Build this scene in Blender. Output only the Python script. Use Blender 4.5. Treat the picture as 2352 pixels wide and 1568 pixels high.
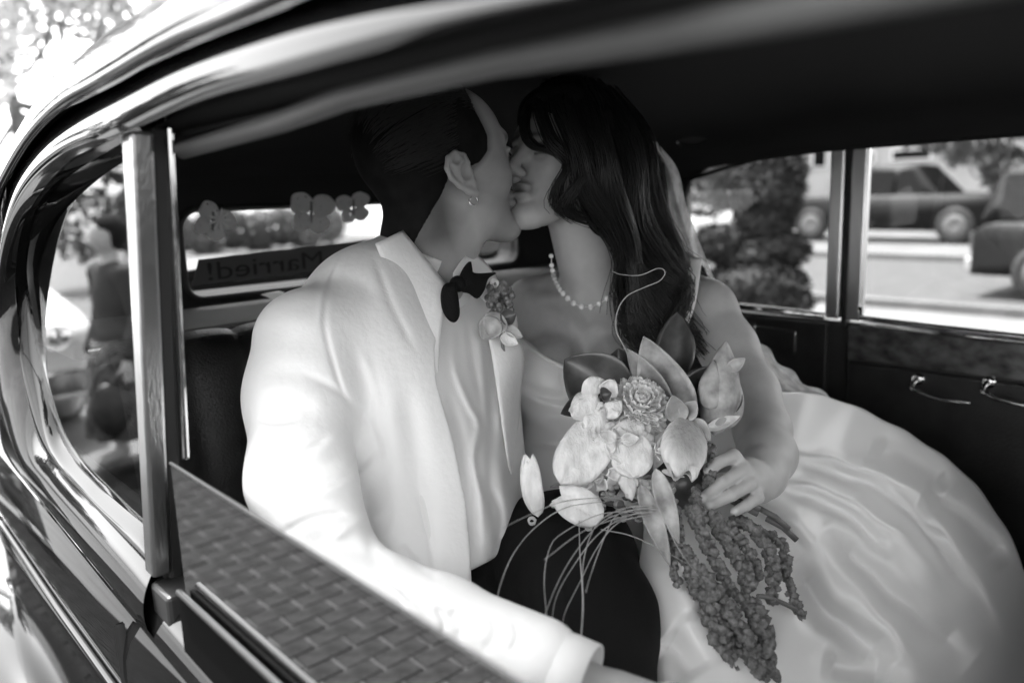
import bpy, math, random
import numpy as np
from mathutils import Vector, Matrix
random.seed(7); RNG = np.random.default_rng(7)
for o in list(bpy.data.objects): bpy.data.objects.remove(o)
SC = bpy.context.scene; COL = SC.collection

# ------------------------------------------------------------------ camera
FPX, CX, CY = 1829.3, 1176.0, 784.0          # measuring units of the tracing (2352 x 1568)
def _basis(yaw, pitch, roll):
    y, p, r = map(math.radians, (yaw, pitch, roll))
    fw = np.array([math.sin(y)*math.cos(p), math.cos(y)*math.cos(p), -math.sin(p)])
    r0 = np.array([math.cos(y), -math.sin(y), 0.0]); u0 = np.cross(r0, fw)
    return fw, r0*math.cos(r)-u0*math.sin(r), u0*math.cos(r)+r0*math.sin(r)
EYE = np.array([0, 0, 1.65])
FW, RT, UP = _basis(42.1, 10.6, 2.0)
cd = bpy.data.cameras.new('camera'); cam = bpy.data.objects.new('camera', cd); COL.objects.link(cam)
cd.lens = 28; cd.sensor_width = 36; cd.clip_start = 0.02; cd.clip_end = 2000
cd.dof.use_dof = True; cd.dof.focus_distance = 1.10; cd.dof.aperture_fstop = 2.5
m = Matrix.Identity(4)
for i in range(3):
    m[i][0] = RT[i]; m[i][1] = UP[i]; m[i][2] = -FW[i]; m[i][3] = EYE[i]
cam.matrix_world = m; SC.camera = cam

# ------------------------------------------------------------------ sky, sun, exposure (black-and-white picture: the light is neutral)
SUN_EL, SUN_AZ = 68, -12                       # degrees; azimuth from +Y towards +X
W = bpy.data.worlds.new('World'); SC.world = W; W.use_nodes = True
nt = W.node_tree; bgn = nt.nodes['Background']
sk = nt.nodes.new('ShaderNodeTexSky'); sk.sky_type = 'NISHITA'; sk.sun_disc = False
sk.sun_elevation = math.radians(SUN_EL); sk.sun_rotation = math.radians(SUN_AZ); sk.air_density = 1.0; sk.dust_density = 2.5
bw = nt.nodes.new('ShaderNodeRGBToBW')
nt.links.new(sk.outputs[0], bw.inputs[0]); nt.links.new(bw.outputs[0], bgn.inputs[0]); bgn.inputs[1].default_value = 0.15
ld = bpy.data.lights.new('sun', 'SUN'); ld.energy = 2.0; ld.angle = math.radians(0.6); ld.color = (1, 1, 1)
sun = bpy.data.objects.new('sun', ld); COL.objects.link(sun)
a, e = math.radians(SUN_AZ), math.radians(SUN_EL)
sv = Vector((math.sin(a)*math.cos(e), math.cos(a)*math.cos(e), math.sin(e)))
sun.rotation_euler = sv.to_track_quat('Z', 'Y').to_euler(); sun.location = sv*30
SC.view_settings.view_transform = 'Standard'; SC.view_settings.look = 'None'
SC.view_settings.exposure = 3.35; SC.view_settings.gamma = 1; SC.view_settings.use_curve_mapping = False
SC.render.engine = 'CYCLES'
SC.cycles.max_bounces = 10; SC.cycles.diffuse_bounces = 5; SC.cycles.transparent_max_bounces = 24
SC.cycles.use_denoising = True

# ------------------------------------------------------------------ tracing helpers: a measured direction + a distance gives a point in the place
def ray(x, y): return FW + RT*((x-CX)/FPX) - UP*((y-CY)/FPX)
def P(x, y, d): return EYE + ray(x, y)*d
def PX(x, y, X): r = ray(x, y); return EYE + r*(X/r[0])
def PY(x, y, Y): r = ray(x, y); return EYE + r*(Y/r[1])
def PZ(x, y, Z=0.0): r = ray(x, y); return EYE + r*((Z-EYE[2])/r[2])
def px2m(p, d): return p*d/FPX
def V3(*a): return np.array(a, float)
def unit(v): v = np.asarray(v, float); return v/max(1e-9, np.linalg.norm(v))

# ------------------------------------------------------------------ materials (all neutral)
def M(name, v, rough=0.5, metal=0.0, coat=0.0, spec=0.5, noise=None, bump=None, sheen=0.0, trans=0.0, alpha=1.0, sss=0.0, aniso=None, attr=None):
    mt = bpy.data.materials.new(name); mt.use_nodes = True; n = mt.node_tree; b = n.nodes['Principled BSDF']; L = n.links
    b.inputs['Base Color'].default_value = (v, v, v, 1); b.inputs['Roughness'].default_value = rough; b.inputs['Metallic'].default_value = metal
    b.inputs['Coat Weight'].default_value = coat; b.inputs['Coat Roughness'].default_value = 0.03
    b.inputs['Specular IOR Level'].default_value = spec
    b.inputs['Sheen Weight'].default_value = sheen; b.inputs['Transmission Weight'].default_value = trans; b.inputs['Alpha'].default_value = alpha
    if sss: b.inputs['Subsurface Weight'].default_value = sss; b.inputs['Subsurface Radius'].default_value = (.012, .012, .012); b.inputs['Subsurface Scale'].default_value = 0.5
    tc = n.nodes.new('ShaderNodeTexCoord')
    def mapped(scale):
        mp = n.nodes.new('ShaderNodeMapping'); L.new(tc.outputs['Object'], mp.inputs[0])
        mp.inputs['Scale'].default_value = scale if isinstance(scale, tuple) else (scale,)*3
        return mp
    src = None
    if noise:
        mp = mapped(noise[0]); t = n.nodes.new('ShaderNodeTexNoise'); t.inputs['Scale'].default_value = 1; t.inputs['Detail'].default_value = 5
        L.new(mp.outputs[0], t.inputs[0]); r = n.nodes.new('ShaderNodeMapRange'); r.inputs[1].default_value = .3; r.inputs[2].default_value = .7
        r.inputs[3].default_value = noise[1]; r.inputs[4].default_value = noise[2]; L.new(t.outputs[0], r.inputs[0]); src = r.outputs[0]
        if len(noise) > 3:
            r2 = n.nodes.new('ShaderNodeMapRange'); r2.inputs[1].default_value = .3; r2.inputs[2].default_value = .7
            r2.inputs[3].default_value = noise[3]; r2.inputs[4].default_value = noise[4]; L.new(t.outputs[0], r2.inputs[0]); L.new(r2.outputs[0], b.inputs['Roughness'])
        L.new(src, b.inputs['Base Color'])
    if attr:                                            # grey painted on the surface itself (lips, brows, petal rims ...) times the base
        at = n.nodes.new('ShaderNodeAttribute'); at.attribute_name = attr
        if src is None:
            L.new(at.outputs['Fac'], b.inputs['Base Color'])
        else:
            mm = n.nodes.new('ShaderNodeMath'); mm.operation = 'MULTIPLY'; L.new(src, mm.inputs[0]); L.new(at.outputs['Fac'], mm.inputs[1]); L.new(mm.outputs[0], b.inputs['Base Color'])
    if bump:
        mp = mapped(bump[0]); t = n.nodes.new('ShaderNodeTexNoise'); t.inputs['Scale'].default_value = 1; t.inputs['Detail'].default_value = bump[2] if len(bump) > 2 else 4
        L.new(mp.outputs[0], t.inputs[0]); bp = n.nodes.new('ShaderNodeBump'); bp.inputs['Strength'].default_value = bump[1]; bp.inputs['Distance'].default_value = 0.01
        L.new(t.outputs[0], bp.inputs['Height']); L.new(bp.outputs[0], b.inputs['Normal'])
    return mt
def glass_mat(name, tint, refl_rough=0.0, tv=0.95):
    mt = bpy.data.materials.new(name); mt.use_nodes = True; n = mt.node_tree; L = n.links
    n.nodes.remove(n.nodes['Principled BSDF']); out = n.nodes['Material Output']
    tr = n.nodes.new('ShaderNodeBsdfTransparent'); tr.inputs[0].default_value = (tv, tv, tv, 1)
    gl = n.nodes.new('ShaderNodeBsdfGlossy'); gl.inputs['Roughness'].default_value = refl_rough; gl.inputs[0].default_value = (1, 1, 1, 1)
    fr = n.nodes.new('ShaderNodeFresnel'); fr.inputs[0].default_value = tint
    mx = n.nodes.new('ShaderNodeMixShader'); L.new(fr.outputs[0], mx.inputs[0]); L.new(tr.outputs[0], mx.inputs[1]); L.new(gl.outputs[0], mx.inputs[2]); L.new(mx.outputs[0], out.inputs[0])
    return mt

# ------------------------------------------------------------------ objects
def tag(o, label=None, cat=None, group=None, kind=None):
    if label: o['label'] = label
    if cat: o['category'] = cat
    if group: o['group'] = group
    if kind: o['kind'] = kind
    return o
def thing(name, loc, label, cat, group=None):
    o = bpy.data.objects.new(name, None); COL.objects.link(o); o.location = tuple(loc); o.empty_display_size = .05
    return tag(o, label, cat, group)
def root_loc(o):
    l = np.zeros(3)
    while o is not None: l = l+np.array(o.location); o = o.parent
    return l
def mk(name, V, F, mat, parent=None, smooth=True, attr=None, thick=0, sub=0, bevel=0, weld=False):
    V = np.asarray(V, float).reshape(-1, 3)
    if parent is not None: V = V-root_loc(parent)
    me = bpy.data.meshes.new(name)
    if isinstance(F, np.ndarray):
        nv, nf, k = len(V), len(F), F.shape[1]
        me.vertices.add(nv); me.vertices.foreach_set('co', V.astype(np.float32).ravel())
        me.loops.add(nf*k); me.loops.foreach_set('vertex_index', F.astype(np.int32).ravel())
        me.polygons.add(nf); me.polygons.foreach_set('loop_start', np.arange(0, nf*k, k, dtype=np.int32))
        me.update(calc_edges=True); me.validate()
    else:
        me.from_pydata([tuple(v) for v in V], [], [tuple(int(i) for i in f) for f in F]); me.validate()
    if smooth: me.polygons.foreach_set('use_smooth', [True]*len(me.polygons))
    if attr is not None:
        at = me.attributes.new('tone', 'FLOAT', 'POINT'); at.data.foreach_set('value', np.asarray(attr, np.float32))
    me.materials.append(mat)
    o = bpy.data.objects.new(name, me); COL.objects.link(o)
    if parent is not None: o.parent = parent
    if weld: md = o.modifiers.new('weld', 'WELD'); md.merge_threshold = 1e-5
    if thick: md = o.modifiers.new('thickness', 'SOLIDIFY'); md.thickness = thick; md.offset = 0
    if bevel: md = o.modifiers.new('bevel', 'BEVEL'); md.width = bevel; md.segments = 2; md.limit_method = 'ANGLE'
    if sub: md = o.modifiers.new('subdivision', 'SUBSURF'); md.levels = sub; md.render_levels = sub
    return o
class MB:
    def __init__(s): s.v = []; s.f = []; s.a = []; s.n = 0
    def add(s, V, F, a=None):
        V = np.asarray(V, float).reshape(-1, 3); s.v.append(V); s.f += [tuple(int(i)+s.n for i in f) for f in F]; s.n += len(V)
        s.a.append(np.broadcast_to(np.asarray(1.0 if a is None else a, float), (len(V),)))
        return s
    def build(s, name, mat, parent=None, **k):
        return mk(name, np.concatenate(s.v), s.f, mat, parent, attr=np.concatenate(s.a), **k)
def boxv(lo, hi):
    (a, b, c), (d, e, f) = lo, hi
    V = [(a,b,c),(d,b,c),(d,e,c),(a,e,c),(a,b,f),(d,b,f),(d,e,f),(a,e,f)]
    return V, [(3,2,1,0),(4,5,6,7),(0,1,5,4),(1,2,6,5),(2,3,7,6),(3,0,4,7)]
def box(name, lo, hi, mat, parent=None, bevel=0, **k):
    V, F = boxv(lo, hi); return mk(name, V, F, mat, parent, smooth=False, bevel=bevel, **k)
def gridf(nu, nv, cu=False, cv=False):
    F = []
    for i in range(nu if cu else nu-1):
        for j in range(nv if cv else nv-1):
            i2, j2 = (i+1) % nu, (j+1) % nv
            F.append((i*nv+j, i2*nv+j, i2*nv+j2, i*nv+j2))
    return F
def resample(pts, n):
    pts = np.asarray(pts, float); s = np.r_[0, np.cumsum(np.linalg.norm(np.diff(pts, axis=0), axis=1))]
    t = np.linspace(0, s[-1], n); return np.stack([np.interp(t, s, pts[:, k]) for k in range(pts.shape[1])], 1)
def smoothline(pts, n=40):
    pts = np.asarray(pts, float); m_ = len(pts)
    if m_ < 3: return resample(pts, n)
    Q = np.vstack([2*pts[0]-pts[1], pts, 2*pts[-1]-pts[-2]]); out = []
    per = max(2, int(math.ceil(n*2/(m_-1))))
    for i in range(m_-1):
        p0, p1, p2, p3 = Q[i:i+4]
        for t in np.linspace(0, 1, per, endpoint=False):
            out.append(.5*((2*p1)+(-p0+p2)*t+(2*p0-5*p1+4*p2-p3)*t*t+(-p0+3*p1-3*p2+p3)*t**3))
    out.append(pts[-1]); return resample(out, n)
def tubev(pts, rad, n=8, flat=1.0, upv=None, cap=True):
    pts = np.asarray(pts, float); m_ = len(pts); rad = np.broadcast_to(np.asarray(rad, float), (m_,))
    T = np.gradient(pts, axis=0); T /= np.maximum(1e-9, np.linalg.norm(T, axis=1))[:, None]
    u = np.asarray(upv if upv is not None else ([0, 0, 1] if abs(T[0][2]) < .9 else [1, 0, 0]), float)
    V = []
    for i in range(m_):
        u = u-T[i]*np.dot(u, T[i]); u = unit(u); w = np.cross(T[i], u)
        for k in range(n):
            a_ = 2*math.pi*k/n; V.append(pts[i]+rad[i]*(math.cos(a_)*u*flat+math.sin(a_)*w))
    F = [(i*n+k, i*n+(k+1) % n, (i+1)*n+(k+1) % n, (i+1)*n+k) for i in range(m_-1) for k in range(n)]
    if cap: F += [tuple(range(n))[::-1], tuple((m_-1)*n+k for k in range(n))]
    return V, F
def tube(name, pts, rad, mat, parent=None, n=10, **k):
    fl = k.pop('flat', 1.0); uv = k.pop('upv', None); V, F = tubev(pts, rad, n, fl, uv); return mk(name, V, F, mat, parent, **k)
def lathev(prof, axis_o, axis_d, n=16):
    d = unit(axis_d); a_ = unit(np.cross(d, [0, 0, 1] if abs(d[2]) < .9 else [1, 0, 0])); b = np.cross(d, a_); V = []
    for r, h in prof:
        for k in range(n):
            t = 2*math.pi*k/n; V.append(np.asarray(axis_o)+d*h+r*(math.cos(t)*a_+math.sin(t)*b))
    return V, gridf(len(prof), n, cv=True)
def ballv(c, r, nu=8, nv=6):
    r = np.broadcast_to(np.asarray(r, float), (3,)); V = []; F = []
    for i in range(nv+1):
        th = math.pi*i/nv
        for j in range(nu): ph = 2*math.pi*j/nu; V.append(np.asarray(c)+r*np.array([math.sin(th)*math.cos(ph), math.sin(th)*math.sin(ph), math.cos(th)]))
    for i in range(nv):
        for j in range(nu): F.append((i*nu+j, (i+1)*nu+j, (i+1)*nu+(j+1) % nu, i*nu+(j+1) % nu))
    return V, F
def strip(name, A, B, mat, parent, n=60, nv=8, bulge=0.0, bdir=(-1, 0, 0), smooth_lines=True, thick=0, **k):
    """surface lofted between two space curves, bulging along bdir"""
    f = smoothline if smooth_lines else resample
    A = f(A, n); B = f(B, n); V = []
    for j in range(nv):
        t = j/(nv-1); V.append(A*(1-t)+B*t+np.asarray(bdir, float)*bulge*4*t*(1-t) ** 1.0)
    V = np.stack(V, 1).reshape(-1, 3); return mk(name, V, gridf(n, nv), mat, parent, thick=thick, **k)

# ------------------------------------------------------------------ signed-distance modelling (organic bodies as ONE continuous surface)
class SDF:
    def __init__(s, lo, hi, h):
        s.lo = np.asarray(lo, float); s.h = h; s.n = np.maximum(2, np.ceil((np.asarray(hi)-s.lo)/h).astype(int)+1)
        s.ax = [s.lo[i]+h*np.arange(s.n[i]) for i in range(3)]; s.D = np.full(s.n, 0.05, np.float32)
    def _sl(s, lo, hi):
        i0 = np.maximum(0, np.floor((lo-s.lo)/s.h).astype(int)); i1 = np.minimum(s.n, np.ceil((hi-s.lo)/s.h).astype(int)+1)
        if np.any(i1 <= i0): return None
        sl = tuple(slice(a_, b_) for a_, b_ in zip(i0, i1))
        g = np.meshgrid(*[s.ax[i][sl[i]] for i in range(3)], indexing='ij'); return sl, np.stack(g, -1).astype(np.float32)
    def _put(s, sl, d, k, op):
        A = s.D[sl]
        if op == 'sub': d = -d; sg = -1
        elif op == 'int': sg = -1
        else: sg = 1
        if sg == 1:
            if k > 0: hh = np.clip(.5+.5*(A-d)/k, 0, 1); s.D[sl] = A*(1-hh)+d*hh-k*hh*(1-hh)
            else: s.D[sl] = np.minimum(A, d)
        else:
            if k > 0: hh = np.clip(.5-.5*(A-d)/k, 0, 1); s.D[sl] = A*(1-hh)+d*hh+k*hh*(1-hh)
            else: s.D[sl] = np.maximum(A, d)
    def cap(s, a_, b_, ra, rb=None, k=.01, op='add'):
        a_ = np.asarray(a_, float); b_ = np.asarray(b_, float); rb = ra if rb is None else rb; mg = max(ra, rb)+.05+k
        q = s._sl(np.minimum(a_, b_)-mg, np.maximum(a_, b_)+mg)
        if q is None: return s
        sl, G = q; ba = (b_-a_).astype(np.float32); pa = G-a_.astype(np.float32); L2 = float(ba@ba)+1e-12
        t = np.clip((pa@ba)/L2, 0, 1); d = np.linalg.norm(pa-t[..., None]*ba, axis=-1)-(ra+(rb-ra)*t); s._put(sl, d, k, op); return s
    def chain(s, pts, rads, k=.01, op='add'):
        for i in range(len(pts)-1): s.cap(pts[i], pts[i+1], rads[i], rads[i+1], k, op)
        return s
    def ell(s, c, r, R=None, k=.01, op='add'):
        c = np.asarray(c, float); r = np.broadcast_to(np.asarray(r, float), (3,)); mg = float(r.max())+.05+k
        q = s._sl(c-mg, c+mg)
        if q is None: return s
        sl, G = q; p_ = G-c.astype(np.float32)
        if R is not None: p_ = p_@np.asarray(R, np.float32)      # columns of R are the ellipsoid's axes
        k0 = np.linalg.norm(p_/r, axis=-1); k1 = np.linalg.norm(p_/(r*r), axis=-1)+1e-9
        s._put(sl, (k0*(k0-1)/k1).astype(np.float32), k, op); return s
    def grid(s):
        g = np.meshgrid(*s.ax, indexing='ij'); return np.stack(g, -1).astype(np.float32)
    def mesh(s):
        D = s.D; S = D < 0; nx, ny, nz = s.n
        # keep only the slab that holds surface, and only cells whose corners differ
        c = [(i, j, k) for i in (0, 1) for j in (0, 1) for k in (0, 1)]
        a_ = S[:-1] != S[1:]; act = np.zeros((nx-1, ny-1, nz-1), bool); m_ = a_
        act |= m_[:, :-1, :-1]; act |= m_[:, 1:, :-1]; act |= m_[:, :-1, 1:]; act |= m_[:, 1:, 1:]; e0 = m_
        m_ = S[:, :-1] != S[:, 1:]; act |= m_[:-1, :, :-1]; act |= m_[1:, :, :-1]; act |= m_[:-1, :, 1:]; act |= m_[1:, :, 1:]; e1 = m_
        m_ = S[:, :, :-1] != S[:, :, 1:]; act |= m_[:-1, :-1]; act |= m_[1:, :-1]; act |= m_[:-1, 1:]; act |= m_[1:, 1:]; e2 = m_
        fl = np.flatnonzero(act.ravel()); I = np.stack(np.unravel_index(fl, act.shape), 1); idx = np.full(act.size, -1, np.int32); idx[fl] = np.arange(len(fl), dtype=np.int32)
        Df = D.ravel(); st = np.array([ny*nz, nz, 1]); b0 = I@st; acc = np.zeros((len(I), 3)); num = np.zeros(len(I))
        dv = {p_: Df[b0+int(np.dot(p_, st))] for p_ in c}
        for p_ in c:
            for ax in range(3):
                if p_[ax]: continue
                q_ = list(p_); q_[ax] = 1; d0 = dv[p_]; d1 = dv[tuple(q_)]
                mk_ = (d0 < 0) != (d1 < 0); t = np.where(mk_, d0/np.where(mk_, d0-d1, 1), 0)
                for z_ in range(3): acc[:, z_] += (t if z_ == ax else p_[z_])*mk_
                num += mk_
        V = s.lo+s.h*(I+acc/num[:, None]); F = []; st2 = np.array([(ny-1)*(nz-1), nz-1, 1])
        for ax, em in enumerate((e0, e1, e2)):
            E_ = np.stack(np.unravel_index(np.flatnonzero(em.ravel()), em.shape), 1); a1, a2 = [(1, 2), (2, 0), (0, 1)][ax]
            E_ = E_[(E_[:, a1] > 0) & (E_[:, a2] > 0) & (E_[:, a1] < s.n[a1]-1) & (E_[:, a2] < s.n[a2]-1)]; base = E_@st2
            def off(d1, d2): return idx[base-d1*st2[a1]-d2*st2[a2]]
            Q = np.stack([off(1, 1), off(0, 1), off(0, 0), off(1, 0)], 1); flip = ~S[E_[:, 0], E_[:, 1], E_[:, 2]]
            Q[flip] = Q[flip][:, ::-1]; F.append(Q)
        F = np.concatenate(F); F = F[(F >= 0).all(1)]; return V, F
def strands_mesh(PT, rad, n=3):
    """PT: (strands, points, 3) -> thin tubes as one array mesh"""
    PT = np.asarray(PT, float); N, m_, _ = PT.shape; T = np.gradient(PT, axis=1); T /= np.linalg.norm(T, axis=2)[..., None]+1e-12
    s_ = np.cross(T, FW); s_ /= np.linalg.norm(s_, axis=2)[..., None]+1e-12; u_ = np.cross(s_, T); rad = np.broadcast_to(np.asarray(rad, float), (m_,))[None, :, None]
    V = np.stack([PT+rad*(math.cos(2*math.pi*k/n)*s_+math.sin(2*math.pi*k/n)*u_) for k in range(n)], 2).reshape(-1, 3)
    i = np.arange(m_-1)[:, None]*n; k = np.arange(n)[None]; q = np.stack([i+k, i+(k+1) % n, i+n+(k+1) % n, i+n+k], -1).reshape(-1, 4); F = (q[None]+(np.arange(N)*m_*n)[:, None, None]).reshape(-1, 4)
    return V, F
def balls_mesh(C_, R_, seed=0, jit=.15, nu=8, nv=6):
    V0, F0 = ballv((0, 0, 0), 1, nu, nv); V0 = np.array(V0); F0 = np.array(F0); r = np.random.default_rng(seed); C_ = np.asarray(C_); R_ = np.asarray(R_)
    V = C_[:, None]+R_[:, None, None]*(V0[None]+r.normal(size=(len(C_),)+V0.shape)*jit); F = (F0[None]+(np.arange(len(C_))*len(V0))[:, None, None]).reshape(-1, 4); return V.reshape(-1, 3), F
def proj(V):
    q = np.asarray(V)-EYE; z = q@FW; return CX+FPX*(q@RT)/z, CY-FPX*(q@UP)/z, z
def noise3(p, s, seed=0):
    """cheap smooth pseudo-noise from sums of sines"""
    r = np.random.default_rng(seed); out = 0
    for i in range(5):
        k_ = r.normal(size=3)*s; out = out+np.sin(p@k_+r.uniform(0, 6.28))
    return out/5
# ================================================================== materials
paint = M('car_paint', .005, .5, coat=1.0, spec=.0, noise=(9, .004, .006))
chrome = M('chrome', .78, .09, metal=1.0, noise=(60, .7, .85, .06, .16))
satin_metal = M('satin_metal', .6, .28, metal=1.0, bump=((300, 300, 20), .1))
rubber = M('black_rubber', .012, .55)
headcloth = M('headliner_cloth', .03, .95, bump=(900, .3), spec=.1)
leather = M('black_leather', .018, .42, bump=(260, .25), noise=(20, .012, .026))
trimdark = M('dark_trim', .022, .5, bump=(500, .2), noise=(12, .016, .03))
burl = M('burl_wood', .06, .25, coat=.6, noise=((26, 26, 40), .02, .11))
shelfm = M('parcel_shelf_cloth', .16, .8, bump=(500, .3))
glassm = glass_mat('window_glass', 1.45, tv=.72)
glassr = glass_mat('side_glass', 2.3, tv=.8)
glassd = glass_mat('door_glass', 1.36, tv=.85, refl_rough=.018)
blackm = M('black_void', .008, .9)
white_p = M('white_paint', .75, .35, noise=(6, .65, .8))
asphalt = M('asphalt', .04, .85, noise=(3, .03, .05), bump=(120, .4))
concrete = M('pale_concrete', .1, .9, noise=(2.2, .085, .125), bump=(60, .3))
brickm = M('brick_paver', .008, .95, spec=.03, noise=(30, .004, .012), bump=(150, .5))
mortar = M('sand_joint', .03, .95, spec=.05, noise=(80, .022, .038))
tyre = M('tyre', .015, .7)

# ================================================================== the ground and the street
def plane(name, x0, x1, y0, y1, z, mat, kind='structure', parent=None):
    o = mk(name, [(x0, y0, z), (x1, y0, z), (x1, y1, z), (x0, y1, z)], [(0, 1, 2, 3)], mat, parent, smooth=False)
    if kind: o['kind'] = kind
    return o
plane('ground', -400, 400, -400, 400, 0, M('ground_soil', .16, .95, noise=(.6, .12, .2)))
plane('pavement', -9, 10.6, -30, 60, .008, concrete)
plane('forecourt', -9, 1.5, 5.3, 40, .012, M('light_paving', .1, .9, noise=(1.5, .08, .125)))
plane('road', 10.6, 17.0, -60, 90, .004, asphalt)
pv = plane('far_pavement', 17.0, 27.0, -60, 90, .012, M('sunlit_concrete', .09, .9, noise=(1.2, .075, .11)))
for i, (x0, x1) in enumerate(((10.45, 10.62), (16.98, 17.16))):
    o = box('kerb', (x0, -40, 0), (x1, 60, .12), concrete); tag(o, ['pale concrete kerb on the near edge of the road', 'pale concrete kerb beneath the parked pickup on the far edge of the road'][i], 'kerb', 'street kerbs')
# brick paving alongside the car (seen in the door glass)
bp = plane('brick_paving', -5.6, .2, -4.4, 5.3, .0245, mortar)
V, F = boxv((-.097, -.047, 0), (.097, .047, .016)); V = np.array(V); V[4:, :2] *= .965
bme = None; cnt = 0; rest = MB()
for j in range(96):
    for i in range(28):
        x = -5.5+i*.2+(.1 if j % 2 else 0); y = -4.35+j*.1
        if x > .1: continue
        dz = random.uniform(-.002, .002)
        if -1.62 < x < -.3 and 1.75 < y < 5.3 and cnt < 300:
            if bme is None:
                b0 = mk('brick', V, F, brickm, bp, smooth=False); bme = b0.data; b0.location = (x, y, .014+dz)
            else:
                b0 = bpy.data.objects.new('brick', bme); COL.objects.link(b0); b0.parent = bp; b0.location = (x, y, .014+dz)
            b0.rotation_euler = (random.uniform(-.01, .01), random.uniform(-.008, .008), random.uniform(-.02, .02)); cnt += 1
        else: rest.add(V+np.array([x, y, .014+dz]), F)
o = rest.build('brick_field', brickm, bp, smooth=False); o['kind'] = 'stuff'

# ================================================================== the vintage car we look into
CX0 = 1.06
car = thing('vintage_sedan', (CX0, .8, 0), 'dark glossy vintage sedan in the foreground, its open side window framing the kissing couple', 'car')
def mirX(V): V = np.array(V, float); V[..., 0] = 2*CX0-V[..., 0]; return V
# drip line of the roof, measured on the near side
drip = [(.25, -1.25, 1.70), (.25, -.9, 1.755), (.25, -.3, 1.77), (.25, .48, 1.771), (.25, .647, 1.772), (.25, .812, 1.766), (.25, .985, 1.758), (.25, 1.15, 1.735), (.25, 1.31, 1.696), (.25, 1.40, 1.664), (.255, 1.50, 1.60), (.27, 1.68, 1.48), (.31, 1.9, 1.33), (.37, 2.15, 1.18)]
dl = smoothline(drip, 90)
rows = []
for p in dl:
    half = CX0-p[0]; crown = float(np.interp(p[1], [-1.25, -.6, .6, 1.1, 1.4, 1.66, 1.9, 2.15], [1.76, 1.90, 1.925, 1.915, 1.875, 1.79, 1.63, 1.40]))-p[2]; r_ = []
    for k in range(33):
        th = math.pi*k/32; cx_ = math.copysign(abs(math.cos(th))**.72, math.cos(th)); r_.append((CX0-half*cx_, p[1]+.0, p[2]+crown*math.sin(th)**.85))
    rows.append(r_)
# rear light opening is left out of the roof shell: the shell over it is cut between Y 1.62 and 1.95
rows = np.array(rows); nu, nv = rows.shape[:2]; F = []
for i in range(nu-1):
    for j in range(nv-1):
        c = rows[i, j]+rows[i+1, j+1]; c = c/2
        if 1.50 < c[1] < 2.05 and abs(c[0]-CX0) < .52: continue
        F.append((i*nv+j, (i+1)*nv+j, (i+1)*nv+j+1, i*nv+j+1))
mk('roof_shell', rows.reshape(-1, 3), F, paint, car, thick=.006)
for s in (0, 1):
    L = dl+np.array([-.004, 0, .002]); L = mirX(L) if s else L
    tube('drip_rail', L, .0065, paint, car, n=8)
# near side window surround: outer bead, groove, inner reveal
O_px = [(1500, -110), (1100, -48), (860, -28), (645, 18), (412, 112), (262, 196), (150, 262), (75, 338), (30, 420), (6, 520), (-8, 650), (-8, 850), (0, 1000), (20, 1055), (62, 1112), (130, 1195), (260, 1355), (350, 1465)]
G_px = [(1460, -20), (1100, 52), (880, 112), (680, 168), (475, 224), (350, 276), (250, 322), (160, 370), (92, 445), (52, 520), (36, 620), (40, 720), (55, 880), (88, 1010), (140, 1080), (230, 1178), (325, 1280), (352, 1310)]
I_px = [(1420, 5), (1100, 75), (900, 126), (690, 184), (475, 240), (350, 292), (290, 328), (200, 382), (140, 425), (100, 475), (72, 545), (62, 625), (75, 720), (105, 860), (147, 1005), (230, 1105), (340, 1200), (352, 1212)]
OX = np.interp(np.arange(18), [0, 6, 10, 17], [.274, .272, .252, .252]); GX = np.interp(np.arange(18), [0, 6, 10, 17], [.250, .251, .268, .268])
Oc = [PX(*p, x_) for p, x_ in zip(O_px, OX)]; Gc = [PX(*p, x_) for p, x_ in zip(G_px, GX)]; Ic = [PX(*p, .29) for p in I_px]
strip('window_surround', Oc, Gc, paint, car, n=140, nv=12, bulge=.011)
strip('window_reveal', Gc, Ic, paint, car, n=140, nv=10, bulge=.008)
# upper panel between drip rail and surround, and its far twin
strip('cant_rail', [p+np.array([.003, 0, -.004]) for p in dl[(dl[:, 1] < 1.42) & (dl[:, 1] > .1)][::-1][::3]][::-1], Oc[1:10], paint, car, n=60, nv=6, bulge=.0)
# chrome window divider, black channel and thin inner strip
def bar(name, p0, p1, x0, x1, dy, mat, dx1=0):
    a_ = PX(*p0, x0); b_ = PX(*p1, x0); V = []
    for q in (a_, b_):
        for (x, y) in ((x0, 0), (x1, 0), (x1, dy), (x0, dy)): V.append((x, q[1]+y, q[2]))
    return mk(name, V, [(3, 2, 1, 0), (4, 5, 6, 7), (0, 1, 5, 4), (1, 2, 6, 5), (2, 3, 7, 6), (3, 0, 4, 7)], mat, car, smooth=False, bevel=.004)
bar('window_divider', (300, 300), (352, 1330), .262, .284, .03, satin_metal)
box('divider_foot', (.2625, .888, 1.165), (.300, .945, 1.212), rubber, car, bevel=.005)
bar('glass_channel', (345, 290), (392, 1345), .283, .300, .032, rubber)
bar('channel_trim', (383, 285), (423, 1060), .299, .307, .012, chrome)
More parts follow.
